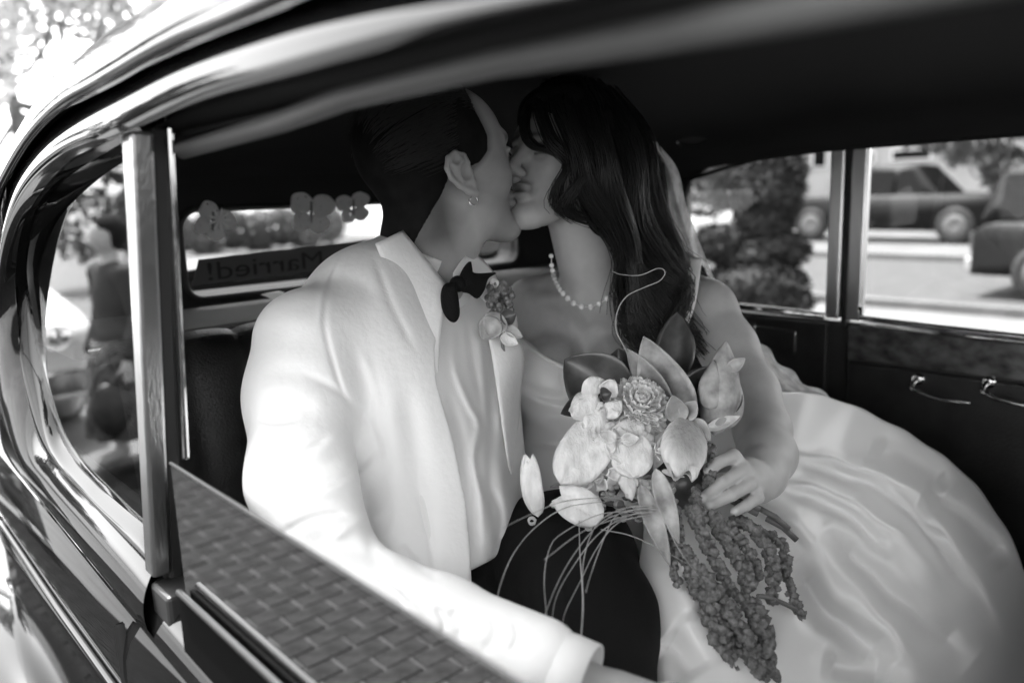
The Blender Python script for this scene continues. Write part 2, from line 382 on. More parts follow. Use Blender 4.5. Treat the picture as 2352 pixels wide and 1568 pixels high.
# belt panel, lower door skin
Ob = [(.252, y, z) for y, z in ((1.95, 1.19), (1.75, 1.185), (1.565, 1.178), (1.363, 1.169), (1.082, 1.154), (.84, 1.144), (.4, 1.14), (-1.3, 1.13))]
Bb = [(.243, y, z) for y, z in ((1.95, 1.05), (1.75, 1.045), (1.565, 1.038), (1.363, 1.03), (1.082, 1.028), (.84, 1.026), (.4, 1.02), (-1.3, 1.01))]
strip('belt_panel', Ob, Bb, paint, car, n=50, nv=6, bulge=.012, smooth_lines=False)
tube('belt_bead', [np.array(p)+np.array([-.004, 0, -.003]) for p in Bb], .006, paint, car, n=8)
prof = [(.245, 1.02), (.246, .97), (.247, .9), (.245, .75), (.245, .55), (.255, .42), (.28, .36)]
for s in (0, 1):
    V = []
    for y in np.linspace(2.3, -1.3, 30):
        for (x, z) in prof: V.append((x+max(0, y-1.9)*.2, y, z))
    V = np.array(V); V = mirX(V) if s else V
    mk('body_side', V, gridf(30, len(prof)), paint, car, thick=.004)
# door sill on top of the outer skin with its bright edge
A_ = [(.252, y, z) for y, z in ((1.082, 1.154), (.84, 1.144), (.4, 1.14), (-.35, 1.135))]; B_ = [(.287, y, z) for y, z in ((1.0, 1.204), (.953, 1.201), (.66, 1.186), (-.35, 1.175))]
strip('door_sill', A_, B_, paint, car, n=30, nv=10, bulge=.008, bdir=(-.8, 0, .6), smooth_lines=False)
tube('sill_bead', [np.array(p)+np.array([.003, 0, .001]) for p in B_], .0055, chrome, car, n=8)
strip('door_gap', [(.2435, 1.0, 1.145), (.2435, 1.0, 1.03)], [(.2435, 1.006, 1.145), (.2435, 1.006, 1.03)], blackm, car, n=6, nv=3, bulge=.012, smooth_lines=False)
# rear fender
V, F = ballv((0, 0, 0), 1, 40, 24); V = np.array(V); V = np.sign(V)*np.abs(V)**.9
for s in (0, 1):
    Q = V*np.array([.16, .70, .38])+np.array([.25, 2.1, .32]); Q = mirX(Q) if s else Q
    fd = mk('rear_fender', Q, F, paint, car)
hubm = M('alloy_wheel', .12, .5, spec=.2)
# wheels
def wheel(c, r, w, parent, ax=(1, 0, 0), white=True):
    t = np.linspace(0, 2*math.pi, 24, endpoint=False); prof_ = [(r*.62, -w/2), (r*.8, -w/2-.01), (r*.96, -w/2+.01), (r, -w/4), (r, w/4), (r*.96, w/2-.01), (r*.8, w/2+.01), (r*.62, w/2)]
    V, F = lathev(prof_, c, ax, 28); ty = mk('wheel', V, F, tyre, parent)
    for s in (-1, 1):
        V, F = lathev([(r*.66, s*(w/2+.008)), (r*.84, s*(w/2+.016))], c, ax, 28); 
        if white: mk('white_wall', V, F, white_p, ty, thick=.004)
        V, F = lathev([(.001, s*(w/2+.0)), (r*.25, s*(w/2+.02)), (r*.45, s*(w/2+.012)), (r*.64, s*(w/2-.005))], c, ax, 28); mk('hub_cap', V, F, chrome if white else hubm, ty, thick=.004)
    return ty
for x in (.36, 2*CX0-.36):
    for y in (1.95, -1.75): wheel((x, y, .36), .36, .15, car)
# tail of the car
rows = []
for y, hw, zt in ((2.1, .70, 1.2), (2.4, .68, 1.12), (2.65, .62, .98), (2.82, .54, .75), (2.86, .5, .5)):
    rows.append([(CX0-hw*math.copysign(abs(math.cos(t))**.5, math.cos(t)), y, .4+(zt-.4)*abs(math.sin(t))**.5) for t in np.linspace(0, math.pi, 21)])
mk('boot_lid', np.array(rows).reshape(-1, 3), gridf(5, 21), paint, car, thick=.005)
V = [(.55, 2.9, .42), (1.57, 2.9, .42)]; tube('rear_bumper', smoothline([(.3, 2.75, .45), (.5, 2.93, .45), (1.06, 2.98, .45), (1.62, 2.93, .45), (1.82, 2.75, .45)], 30), .05, chrome, car, n=10, flat=1.0)
# bonnet and cowl in front (out of the picture, closes the body)
rows = []
for y, hw, zt in ((-1.3, .8, 1.16), (-1.7, .72, 1.14), (-2.3, .6, 1.1), (-2.9, .46, 1.0), (-3.05, .4, .8), (-3.08, .36, .45)):
    rows.append([(CX0-hw*math.copysign(abs(math.cos(t))**.5, math.cos(t)), y, .4+(zt-.4)*abs(math.sin(t))**.5) for t in np.linspace(0, math.pi, 21)])
mk('bonnet', np.array(rows).reshape(-1, 3), gridf(6, 21), paint, car, thick=.005)
for s in (0, 1):
    Q = V_f = np.array(ballv((0, 0, 0), 1, 32, 18)[0])*np.array([.26, .7, .55])+np.array([.3, -1.85, .4]); Q = mirX(Q) if s else Q
    mk('front_fender', Q, ballv((0, 0, 0), 1, 32, 18)[1], paint, car)
# windscreen with pillars
for s in (0, 1):
    L = np.array([(.27, -1.25, 1.14), (.27, -1.12, 1.45), (.27, -.98, 1.735)]); L = mirX(L) if s else L
    tube('windscreen_pillar', L, .03, paint, car, n=10)
    q = [(.252, -.36, 1.13), (.30, -.36, 1.13), (.30, -.46, 1.13), (.252, -.46, 1.13), (.252, -.36, 1.76), (.30, -.36, 1.76), (.30, -.46, 1.76), (.252, -.46, 1.76)]; q = mirX(q) if s else np.array(q)
    mk('centre_pillar', q, [(3, 2, 1, 0), (4, 5, 6, 7), (0, 1, 5, 4), (1, 2, 6, 5), (2, 3, 7, 6), (3, 0, 4, 7)], paint, car, smooth=False, bevel=.006)
mk('windscreen', [(.29, -1.23, 1.16), (1.83, -1.23, 1.16), (1.83, -.99, 1.74), (.29, -.99, 1.74)], [(0, 1, 2, 3)], glassm, car)

# ---- glass on the near side: fixed quarter light and the half-lowered door glass
q = [p+np.array([-.004, 0, 0]) for p in smoothline(Ic, 120)]; q = [p for p in q if p[1] > .835]
mk('quarter_glass', [(.285, p[1], p[2]) for p in q], [tuple(range(len(q)))], glassr, car, smooth=False)
mk('door_glass', [(.27, .845, 1.10), (.27, .845, 1.381), (.27, -.33, 1.376), (.27, -.33, 1.10)], [(0, 1, 2, 3)], glassd, car, smooth=False)
tube('door_glass_edge', [(.27, .845, 1.381), (.27, -.33, 1.376)], .0018, M('glass_edge', .03, .4, spec=.2), car, n=6)
# weatherstrip and lower channel at the foot of the door glass
box('weatherstrip', (.2600, -.33, 1.16), (.2670, .842, 1.236), M('felt_strip', .003, .95, spec=.03), car, bevel=.002)
tube('lower_channel', [(.2595, .835, 1.241), (.2595, -.33, 1.236)], .0035, M('channel_paint', .012, .4, spec=.3), car, n=8)
# ---- interior
# near door inner trim and its ledge
box('near_door_trim', (.306, -.36, .45), (.322, .93, 1.322), M('matt_black_trim', .004, .95, spec=.05), car, bevel=.006)
tube('near_window_garnish', [PX(*p, .312) for p in [(420, 345), (650, 278), (800, 222), (1140, 140), (1500, 82), (1860, 18)]]+[np.array((.312, -.33, 1.715))], .009, M('garnish_metal', .09, .5, spec=.3), car, n=10)
box('quarter_trim', (.33, .90, .45), (.36, 1.72, 1.20), trimdark, car)
# headliner
V = []; ys = [-1.0, -.6, 0, .5, .9, 1.15, 1.3, 1.42, 1.5, 1.56, 1.605, 1.64, 1.66]; drop = [-.03, 0, 0, 0, -.005, -.018, -.03, -.045, -.06, -.075, -.09, -.105, -.12]
for y, dz in zip(ys, drop):
    for k in range(25):
        t = math.pi*k/24; V.append((CX0-.745*math.copysign(abs(math.cos(t))**.8, math.cos(t)), y, 1.722+dz*.6+.125*math.sin(t)**.8+dz*.6))
mk('headliner', V, gridf(len(ys), 25), headcloth, car)
for s in (0, 1):       # dark upholstered side band over the windows
    A_ = [(.318, y, 1.724+min(0, (1.0-y))*.22*(y > 1.0)) for y in np.linspace(-.35, 1.62, 40)]; B_ = [(.29, y, 1.735+min(0, (1.0-y))*.22*(y > 1.0)) for y in np.linspace(-.35, 1.62, 40)]
    A_ = np.array(A_); B_ = np.array(B_)
    if s: A_ = mirX(A_); B_ = mirX(B_)
    strip('side_headlining', A_, B_, headcloth, car, n=40, nv=3, smooth_lines=False, thick=.004)
# rear bulkhead with the rear window opening
def rrect(x0, x1, z0, z1, Y, r, n=10, arch=0.0):
    pts = []
    for (cx_, cz_, a0) in ((x1-r, z1-r, 0), (x0+r, z1-r, 90), (x0+r, z0+r, 180), (x1-r, z0+r, 270)):
        for k in range(n): t = math.radians(a0+90*k/(n-1)); pts.append((cx_+r*math.cos(t), Y, cz_+r*math.sin(t)))
    pts = np.array(pts); u = (pts[:, 0]-(x0+x1)/2)/((x1-x0)/2); w = np.clip((pts[:, 2]-z0)/(z1-z0), 0, 1); pts[:, 2] += arch*(1-u*u)*w; return pts
inn = rrect(.598, 2*CX0-.598, 1.455, 1.632, 1.65, .035, arch=.038); out = rrect(.33, 2*CX0-.33, .5, 1.72, 1.66, .2)
V = np.concatenate([out, inn, inn+np.array([0, .07, .01])]); n = len(inn)
F = [(i, (i+1) % n, n+(i+1) % n, n+i) for i in range(n)]+[(n+i, n+(i+1) % n, 2*n+(i+1) % n, 2*n+i) for i in range(n)]
mk('rear_bulkhead', V, F, headcloth, car, smooth=False)
L = np.vstack([inn, inn[:1]])+np.array([0, -.003, 0]); tube('rear_window_frame', L, .006, trimdark, car, n=8)
g = inn+np.array([0, .03, .004]); mk('rear_window_glass', g, [tuple(range(n))], glassm, car, smooth=False)
box('parcel_shelf', (.31, 1.36, 1.415), (2*CX0-.31, 1.648, 1.44), shelfm, car, bevel=.004)
tube('shelf_trim', [(.33, 1.357, 1.428), (2*CX0-.33, 1.357, 1.428)], .006, satin_metal, car, n=8)
# rear seat: pleated back and cushion
seat = mk('rear_seat', [(.36, 1.37, .46), (1.76, 1.37, .46), (1.76, 1.37, .47), (.36, 1.37, .47)], [(0, 1, 2, 3)], leather, car)
def pleated(name, pts, x0, x1, npl, amp):
    """upholstery lofted along a profile (y,z) across X with vertical pleats"""
    pr = smoothline(np.array([(0, y, z) for y, z in pts]), 26); nx = npl*8+1; V = []
    T = np.gradient(pr, axis=0); N = np.stack([np.zeros(len(pr)), T[:, 2], -T[:, 1]], 1); N /= np.linalg.norm(N, axis=1)[:, None]+1e-9
    for i in range(nx):
        u = i/(nx-1); ph = abs(math.sin(math.pi*u*npl))**.55
        for k in range(len(pr)):
            e_ = math.sin(math.pi*k/(len(pr)-1))**.4 if 0 < k < len(pr)-1 else 0
            V.append((x0+(x1-x0)*u, pr[k, 1]-amp*ph*e_*abs(N[k, 1]), pr[k, 2]+amp*ph*e_*abs(N[k, 2])))
    return mk(name, V, gridf(nx, len(pr)), leather, seat)
pleated('seat_back', [(1.37, 1.40), (1.33, 1.435), (1.275, 1.42), (1.245, 1.36), (1.20, 1.1), (1.17, .82), (1.19, .74)], .34, 2*CX0-.34, 14, .014)
pleated('seat_cushion', [(1.2, .80), (1.1, .845), (.8, .87), (.6, .865), (.54, .82), (.55, .6)], .34, 2*CX0-.34, 14, .014)
pleated('front_seat_back', [(-.22, .55), (-.25, .8), (-.29, 1.1), (-.33, 1.24), (-.40, 1.28), (-.46, 1.22), (-.44, .8), (-.42, .5)], .36, 2*CX0-.36, 10, .01)  # unseen seat back, added and sized to block light from the front windows
box('floor_pan', (.25, -1.3, .36), (2*CX0-.25, 1.7, .44), trimdark, car)
box('dashboard', (.3, -1.25, .9), (2*CX0-.3, -1.05, 1.16), trimdark, car, bevel=.02)
# ---- far side of the cabin
FX = 1.85
box('far_lower_wall', (FX+.004, -1.0, .42), (FX+.03, 1.7, 1.318), trimdark, car)
box('far_door_panel', (FX-.012, -.3, .5), (FX+.006, .842, 1.225), leather, car, bevel=.006)
box('far_door_burl', (FX-.016, -.3, 1.232), (FX+.006, .842, 1.312), burl, car, bevel=.004)
box('far_quarter_panel', (FX-.010, .895, .5), (FX+.006, 1.62, 1.312), leather, car, bevel=.006)
box('far_upper_wall', (FX-.004, -1.0, 1.733), (FX+.03, 1.18, 1.80), headcloth, car)
box('far_rear_corner', (FX-.006, 1.32, 1.31), (FX+.03, 1.7, 1.80), headcloth, car)
V = [(FX-.003, 1.0, 1.76), (FX-.003, 1.0, 1.733), (FX-.003, 1.14, 1.722), (FX-.003, 1.24, 1.70), (FX-.003, 1.30, 1.66), (FX-.003, 1.33, 1.60), (FX-.003, 1.36, 1.60), (FX-.003, 1.36, 1.76)]
mk('far_quarter_corner', V, [tuple(range(len(V)))], headcloth, car, smooth=False, thick=.01)
def farbar(name, y0, y1, z0, z1, x0, x1, mat, bev=.003): return box(name, (x0, y0, z0), (x1, y1, z1), mat, car, bevel=bev)
farbar('far_window_divider', .868, .904, 1.325, 1.745, FX-.012, FX+.012, satin_metal, .006)
farbar('far_divider_gap', .853, .868, 1.30, 1.75, FX-.004, FX+.02, rubber)
farbar('far_door_frame', .815, .853, 1.325, 1.745, FX-.012, FX+.012, satin_metal, .006)
tube('far_quarter_sill', [(FX-.012, .905, 1.33), (FX-.012, 1.34, 1.336)], .009, chrome, car, n=10)
tube('far_door_sill', smoothline([(FX-.012, .818, 1.36), (FX-.012, .808, 1.338), (FX-.012, .78, 1.332), (FX-.012, .4, 1.324), (FX-.012, -.3, 1.32)], 30), .007, chrome, car, n=10)
tube('far_door_rail', [(FX-.018, .81, 1.318), (FX-.018, -.3, 1.306)], .0045, chrome, car, n=8)
for nm, (a_, b_) in dict(far_quarter_glass=(.90, 1.34), far_door_glass=(-.3, .82)).items():
    mk(nm, [(FX+.004, a_, 1.31), (FX+.004, b_, 1.31), (FX+.004, b_, 1.75), (FX+.004, a_, 1.75)], [(0, 1, 2, 3)], glassm, car, smooth=False)
fr = [(FX-.014, y, z) for y, z in ((1.089, 1.289), (.975, 1.284), (.975, 1.228), (1.089, 1.236), (1.089, 1.289))]
ash = box('ashtray', (FX-.013, .98, 1.236), (FX-.008, 1.085, 1.284), trimdark, car); tube('ashtray_frame', resample(fr, 60), .0026, chrome, ash, n=6)
def lever(name, p0, p1, z, sag=.012):
    L = smoothline([(FX-.02, p0+.005, z+.018), (FX-.03, p0+.012, z+.006), (FX-.045, p0, z-.002), (FX-.05, (p0+p1)/2, z-sag), (FX-.045, p1, z-sag*.9)], 28)
    h = tube(name, L, np.linspace(.006, .0035, 28), chrome, car, n=8)
    V, F = lathev([(.001, -.014), (.012, -.014), (.014, -.004), (.013, 0)], (FX-.008, p0+.005, z+.018), (1, 0, 0), 14); mk('boss', V, F, chrome, h)
lever('window_crank', .672, .56, 1.19); lever('door_handle', .53, .40, 1.205)
# courtesy lamp on the side headlining
lp = P(1585, 308, 2.02); V, F = ballv(lp, (.03, .06, .03), 16, 10); dm = mk('courtesy_lamp', V, F, M('lamp_lens', .05, .25, coat=.5), car)
tube('lamp_bezel', [P(1540, 298, 1.98), P(1570, 293, 1.97), P(1603, 288, 1.97)], .003, chrome, dm, n=6); V, F = ballv(P(1606, 287, 1.97), .005, 8, 6); mk('lamp_screw', V, F, chrome, dm)
# ================================================================== trees, hedges, street life outside
leafm = M('leaf', .09, .5, noise=(3, .05, .13)); bark = M('bark', .12, .9, noise=(14, .07, .18))
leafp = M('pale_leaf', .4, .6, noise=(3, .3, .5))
def leaves(cl, n, size, seed=0):
    """n leaf-shaped quads spread through ellipsoid clumps [(centre, radii)]"""
    r = np.random.default_rng(seed); w = np.array([np.prod(c[1])**.66 for c in cl]); w /= w.sum(); idx = r.choice(len(cl), n, p=w)
    d = r.normal(size=(n, 3)); d /= np.linalg.norm(d, axis=1)[:, None]; rad = r.uniform(.45, 1.05, n)**.6
    C_ = np.array([c[0] for c in cl])[idx]; R_ = np.array([c[1] for c in cl])[idx]; p = C_+d*R_*rad[:, None]
    a_ = r.normal(size=(n, 3)); a_ /= np.linalg.norm(a_, axis=1)[:, None]; b_ = np.cross(a_, r.normal(size=(n, 3))); b_ /= np.linalg.norm(b_, axis=1)[:, None]
    s = size*r.uniform(.6, 1.4, n)[:, None]; V = np.stack([p-a_*s, p+b_*s*.45, p+a_*s, p-b_*s*.45], 1).reshape(-1, 3)
    return V, np.arange(4*n).reshape(n, 4)
def tree(base, h, cr, label, n=5000, size=.11, seed=1, group=None, mat=None, trunk_r=.16, name='street_tree', crown_lo=.35):
    r = np.random.default_rng(seed); b = np.asarray(base, float); t = thing(name, b, label, 'tree', group)
    V, F = tubev(smoothline([b, b+[.05*h*.2, 0, h*.3], b+[.0, .05, h*.55], b+[.1, 0, h*.8]], 14), np.linspace(trunk_r, trunk_r*.35, 14), 10); mb = MB().add(V, F)
    cl = []
    for k in range(16):
        a_ = r.uniform(0, 6.28); q = r.uniform(.1, .8)*cr; z = h*(crown_lo+(1-crown_lo)*r.uniform(.08, .95)); q *= math.sin(math.pi*min(.95, (z/h-crown_lo)/(1-crown_lo)*.8+.15))
        c = b+np.array([q*math.cos(a_), q*math.sin(a_), z]); cl.append((c, np.array([.38, .38, .28])*cr*r.uniform(.6, 1.15)))
        V, F = tubev(smoothline([b+[0, 0, h*.3+(z-h*.3)*.25], (b+c)/2+[0, 0, z*.12], c], 8), np.linspace(trunk_r*.35, .015, 8), 6); mb.add(V, F)
    mb.build('trunk', bark, t); V, F = leaves(cl, n, size, seed); mk('crown', V, F, mat or leafm, t, smooth=False); return t
def mirror(p, X=.55): p = np.array(p, float); p[0] = X-p[0]; return p
# trees behind the car (upper left) and on the near side (seen in paint and glass)
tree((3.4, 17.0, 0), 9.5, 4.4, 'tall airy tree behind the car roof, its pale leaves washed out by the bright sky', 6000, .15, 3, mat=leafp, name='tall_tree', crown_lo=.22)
tree((-5.6, 17.5, 0), 5.0, 2.6, 'dark leafy tree mirrored at the top of the quarter glass, behind the pale vintage car', 5200, .13, 5, name='broad_tree', crown_lo=.12)
tree((-10.5, 6.0, 0), 9, 3.3, 'street tree standing across the paving on the near side of the car', 6000, .15, 6, crown_lo=.38)
tree((-10.0, -7.0, 0), 9, 3.0, 'street tree standing behind the photographer, mirrored in the glossy roof', 6000, .15, 8, crown_lo=.4)
# far street
for i, (x, y) in enumerate(((19.5, 19.5), (24.5, 1.0))):  # out-of-view trees, added so their crowns darken the far street
    tree((x, y, 0), 11, 4.6, ['shade tree on the far pavement left of the white house', 'shade tree on the far pavement right of the pickup'][i], 12000, .36, 40+i, group='shade trees along the street', name='shade_tree', crown_lo=.42, trunk_r=.2)
tree((26.5, 8.0, 0), 7, 3.0, 'dark tree over the parked pickup bonnet, right of the white house', 5200, .2, 9, crown_lo=.2, name='garden_tree')
tree((29.5, 18.2, 0), 5.5, 3.0, 'dark tree left of the white house, behind the clipped topiary', 5200, .2, 10, crown_lo=.08, name='garden_tree')
# clipped pom-pom topiary just outside the far window
c0 = P(1715, 520, 6.4); tp = thing('topiary_shrub', (c0[0], c0[1], 0), 'dark clipped spiral topiary shrub close outside the far quarter window', 'shrub')
V, F = tubev([(c0[0], c0[1], 0), (c0[0]+.03, c0[1], 1.0), (c0[0], c0[1], 1.9)], [.05, .04, .02], 8); mk('trunk', V, F, bark, tp)
cl = [(P(1762, 440, 6.4), (.30, .30, .30)), (P(1775, 400, 6.4), (.26, .26, .22)), (P(1755, 500, 6.4), (.24, .24, .22)), (P(1775, 575, 6.4), (.30, .30, .17)), (P(1720, 590, 6.4), (.3, .3, .13)), (P(1730, 655, 6.3), (.42, .42, .2)), (P(1650, 560, 6.4), (.2, .2, .16)), (P(1735, 690, 6.3), (.44, .44, .17)), (P(1720, 830, 6.3), (.5, .5, .4))]
V, F = leaves(cl, 26000, .028, 4); mk('crown', V, F, M('box_leaf', .025, .8, spec=.1, noise=(6, .015, .035)), tp, smooth=False)
mb = MB()
for c_, r_ in cl:
    V, F = ballv(c_, np.array(r_)*.82, 14, 10); mb.add(V, F)
mb.build('inner_foliage', M('inner_leaf', .03, .9), tp)
# white house
hx, hy = 34.0, 12.0
hs = thing('white_house', (hx, hy, 0), 'white rendered house with small dark windows behind the parked pickup', 'house')
wallw = M('white_render', .36, .9, noise=(.7, .31, .4)); roofm = M('roof_tile', .12, .8); darkg = M('dark_glass', .004, .25, spec=.12)
box('wall', (hx, 4.5, 0), (hx+7, 21, 5.2), wallw, hs)
mk('roof', [(hx-.4, 4.1, 5.2), (hx+7.4, 4.1, 5.2), (hx+7.4, 21.4, 5.2), (hx-.4, 21.4, 5.2), (hx+3.5, 6, 7.2), (hx+3.5, 19.5, 7.2)], [(0, 1, 4), (1, 2, 5, 4), (2, 3, 5), (3, 0, 4, 5), (0, 3, 2, 1)], roofm, hs, smooth=False)
for (x, y, w, h) in ((2094, 355, 62, 26), (1992, 362, 26, 24), (1884, 355, 26, 60), (2260, 350, 60, 40), (1640, 400, 36, 50), (1700, 395, 22, 60)):
    c = PX(x, y, hx); d = (hx-0)/ray(x, y)[0]; ww = w*d/FPX/2/.68; hh = h*d/FPX/2
    wn = box('window', (hx-.06, c[1]-ww, c[2]-hh), (hx+.1, c[1]+ww, c[2]+hh), white_p, hs); box('pane', (hx-.07, c[1]-ww+.08, c[2]-hh+.06), (hx-.055, c[1]+ww-.08, c[2]+hh-.06), darkg, wn)
# parked vehicles across the road
def vehicle(name, label, cat, o, L, Wd, H, paintm, kind, heading=0, wr=.36, roofm_=None):
    """side-on body: profile in (y,z) extruded across x, cabin glass, wheels, lamps, bumpers; nose towards -y"""
    t = thing(name, o, label, cat); o = np.asarray(o, float)
    low = .32; belt = {'pickup': .60, 'sedan': .58, 'suv': .58, 'vintage': .62}[kind]*H
    if kind == 'pickup':
        body = [(0, low), (0, .56*H), (.04, belt), (.30, belt+.03), (.36, belt+.04), (.62, belt+.02), (.635, belt+.02), (.985, belt), (1, .5*H), (1, low)]; cab = [(.26, belt), (.37, H*.97), (.42, H), (.56, H), (.60, H*.96), (.625, belt)]
    elif kind == 'suv':
        body = [(0, low), (0, .48*H), (.03, .54*H), (.24, belt), (.96, belt), (1, .5*H), (1, low)]; cab = [(.2, belt), (.33, H*.95), (.4, H), (.9, H), (.95, H*.93), (.985, belt)]
    else:
        body = [(0, low), (0, .46*H), (.04, .52*H), (.28, belt), (.8, belt), (.97, .52*H), (1, .44*H), (1, low)]; cab = [(.27, belt), (.4, H*.95), (.46, H), (.64, H), (.72, H*.94), (.84, belt)]
    def extr(pr, inset_top, name, mat, hw0, zref):
        pts = np.array(pr); pts = resample(np.vstack([pts, pts[:1]]), 60)[:-1]; V = []
        for u in (-1, -.97, -.85, 0, .85, .97, 1):
            for (y, z) in pts:
                s_ = inset_top*max(0, z-zref); e_ = .985 if abs(u) == 1 else 1
                V.append((u*(hw0-s_), (y-.5)*L*e_, z*(1 if abs(u) < .99 else .995)))
        n_ = len(pts); F = gridf(7, n_, cv=True)+[tuple(range(n_)), tuple(range(6*n_, 7*n_))[::-1]]
        V = np.array(V); c_, s__ = math.cos(heading), math.sin(heading); V = np.stack([V[:, 0]*c_-V[:, 1]*s__, V[:, 0]*s__+V[:, 1]*c_, V[:, 2]], 1)+o
        return mk(name, V, F, mat, t)
    def put(q): q = np.asarray(q, float).reshape(-1, 3); c_, s__ = math.cos(heading), math.sin(heading); return np.stack([q[:, 0]*c_-q[:, 1]*s__, q[:, 0]*s__+q[:, 1]*c_, q[:, 2]], 1)+o
    extr(body, .1, 'body', paintm, Wd/2, belt*.8); cb = extr(cab, .35, 'cabin', roofm_ or paintm, Wd/2*.94, belt)
    for s in (-1, 1):      # side windows
        ys = sorted(p[0] for p in cab); a0, a1 = ys[0]+.06, ys[-1]-.05; mid = (a0+a1)/2
        for (b0, b1) in ((a0, mid-.008), (mid+.008, a1)):
            zt = H*.93; q = []
            for (y, z) in ((b0, belt+.05), (b1, belt+.05), (min(b1, ys[-2]-.015), zt), (max(b0, ys[1]+.015), zt)): q.append((s*(Wd/2*.94-.35*max(0, z-belt)+.012), (y-.5)*L, z))
            mk('side_window', put(q), [(0, 1, 2, 3)], darkg, cb, smooth=False)
    for fr_ in (0, 1):
        a_, b_ = (cab[0], cab[1]) if fr_ == 0 else (cab[-1], cab[-2]); sg = -1 if fr_ == 0 else 1; q = []
        for (p_, u) in ((a_, -1), (a_, 1), (b_, 1), (b_, -1)): y, z = p_; q.append((u*(Wd/2*.86-.3*max(0, z-belt)), (y-.5)*L+sg*.015, z+.01))
        mk('windscreen' if fr_ == 0 else 'rear_window', put(q), [(0, 1, 2, 3)], darkg, cb, smooth=False)
    for sy in (-.31, .31):
        for sx in (-1, 1):
            c_ = put((sx*(Wd/2-.08), sy*L, wr))[0]; wheel(c_, wr, .22, t, ax=(math.cos(heading), math.sin(heading), 0), white=(kind == 'vintage'))
    for sx in (-1, 1):
        V, F = ballv((0, 0, 0), (.11, .05, .1), 12, 8); mk('headlight', put(np.array(V)+[sx*Wd*.36, -L/2, .72*belt]), F, chrome, t)
        V, F = boxv((-.09, -.03, -.12), (.09, .03, .12)); mk('tail_light', put(np.array(V)+[sx*Wd*.42, L/2, .75*belt]), F, M('lamp_red', .15, .3), t, smooth=False)
    for sy in (-1, 1):
        V, F = boxv((-Wd*.46, -.07, -.1), (Wd*.46, .07, .1)); mk('bumper', put(np.array(V)+[0, sy*(L/2+.03), .45]), F, chrome, t, smooth=False, bevel=.03)
    return t
darkp = M('dark_vehicle_paint', .008, .5, spec=.12); whitep = M('white_vehicle_paint', .75, .3, coat=.8)
vehicle('parked_pickup', 'dark pickup truck parked side-on across the road beyond the far door window', 'pickup', (22.3, 9.1, .012), 6.0, 2.0, 2.0, darkp, 'pickup', heading=0, wr=.46)
vehicle('parked_suv', 'black sport utility vehicle cut by the right edge of the picture, on the road', 'car', (12.9, 1.55, .004), 4.6, 1.85, 1.78, darkp, 'suv', heading=0, wr=.38)
vehicle('white_car', 'white parked car showing left of the topiary through the far quarter window', 'car', (16.0, 15.6, .004), 4.3, 1.8, 1.45, whitep, 'sedan', heading=math.pi, wr=.33)
pv_ = vehicle('pale_vintage_car', 'pale-topped vintage car with whitewall tyre mirrored in the quarter glass', 'car', (-.12, 8.4, .014), 4.6, 1.7, 1.72, M('grey_vehicle_paint', .45, .3, coat=.8), 'vintage', heading=0, wr=.38, roofm_=whitep)
for sx in (-1, 1):
    V, F = ballv((0, 0, 0), 1, 24, 14); V = np.array(V)*[.2, .62, .48]+[-.12+sx*.74, 8.4-.31*4.6, .5]; mk('fender', V, F, pv_.children[0].data.materials[0], pv_)
po = tube('white_post', [mirror(PZ(245, 560))*[1, 1, 0], mirror(PZ(245, 560))*[1, 1, 0]+[0, 0, 2.4]], .13, white_p, None, n=12); tag(po, 'round white post mirrored in the quarter glass above the pale car', 'post')
# hedge behind the car, seen through the rear window
hb = thing('clipped_hedge', (6.2, 26, 0), 'dark clipped hedge behind the car, seen through its rear window', 'hedge')
cl = [((3.0+.9*k, 26, .6+.15*(k % 2)), (.8, .6, .8)) for k in range(14)]; V, F = leaves(cl, 9000, .07, 12); mk('foliage', V, F, leafm, hb, smooth=False)
mb = MB(); [mb.add(*ballv(c, np.array(r)*.85, 10, 8)) for c, r in cl]; mb.build('inner_foliage', bpy.data.materials['inner_leaf'], hb)
# ================================================================== the couple
from mathutils.bvhtree import BVHTree
def bvh(V, F): return BVHTree.FromPolygons([tuple(map(float, v)) for v in V], [tuple(int(i) for i in f) for f in F])
def hit(tree_, x, y, default):
    r = unit(ray(x, y)); h = tree_.ray_cast(Vector(EYE), Vector(r)); 
    return (np.array(h[0]) if h[0] is not None else P(x, y, default))
def seg_dist(x, y, line):
    line = np.asarray(line, float); best = np.full(x.shape, 1e9); tt = np.zeros(x.shape); n_ = len(line)-1
    for i in range(n_):
        a_, b_ = line[i, :2], line[i+1, :2]; ab = b_-a_; t = np.clip(((x-a_[0])*ab[0]+(y-a_[1])*ab[1])/(ab@ab), 0, 1)
        d = np.hypot(x-a_[0]-t*ab[0], y-a_[1]-t*ab[1]); m_ = d < best; best = np.where(m_, d, best); tt = np.where(m_, (i+t)/n_, tt)
    return best, tt
def folds(V, lines):
    """cloth folds: (curve, height in m (minus: valley), half width)"""
    V = np.array(V, float); x, y, z = proj(V); off = np.zeros(len(V))
    for line, amp, w in lines:
        d, t = seg_dist(x, y, smoothline(line, 24)); off += amp*np.exp(-(d/w)**2)*np.minimum(1, np.minimum(t, 1-t)*5+.15)
    r = (V-EYE)/np.linalg.norm(V-EYE, axis=1)[:, None]; return V-r*off[:, None]
def outline_cut(S, xs, ys, keep_left=True, k=.004):
    G = S.grid(); x, y, z = proj(G.reshape(-1, 3)); xl = np.interp(y, ys, xs); d = (x-xl)*z/FPX; d = d if keep_left else -d
    s_ = S.D; d = d.reshape(s_.shape).astype(np.float32); S.D = np.maximum(s_, d); return S
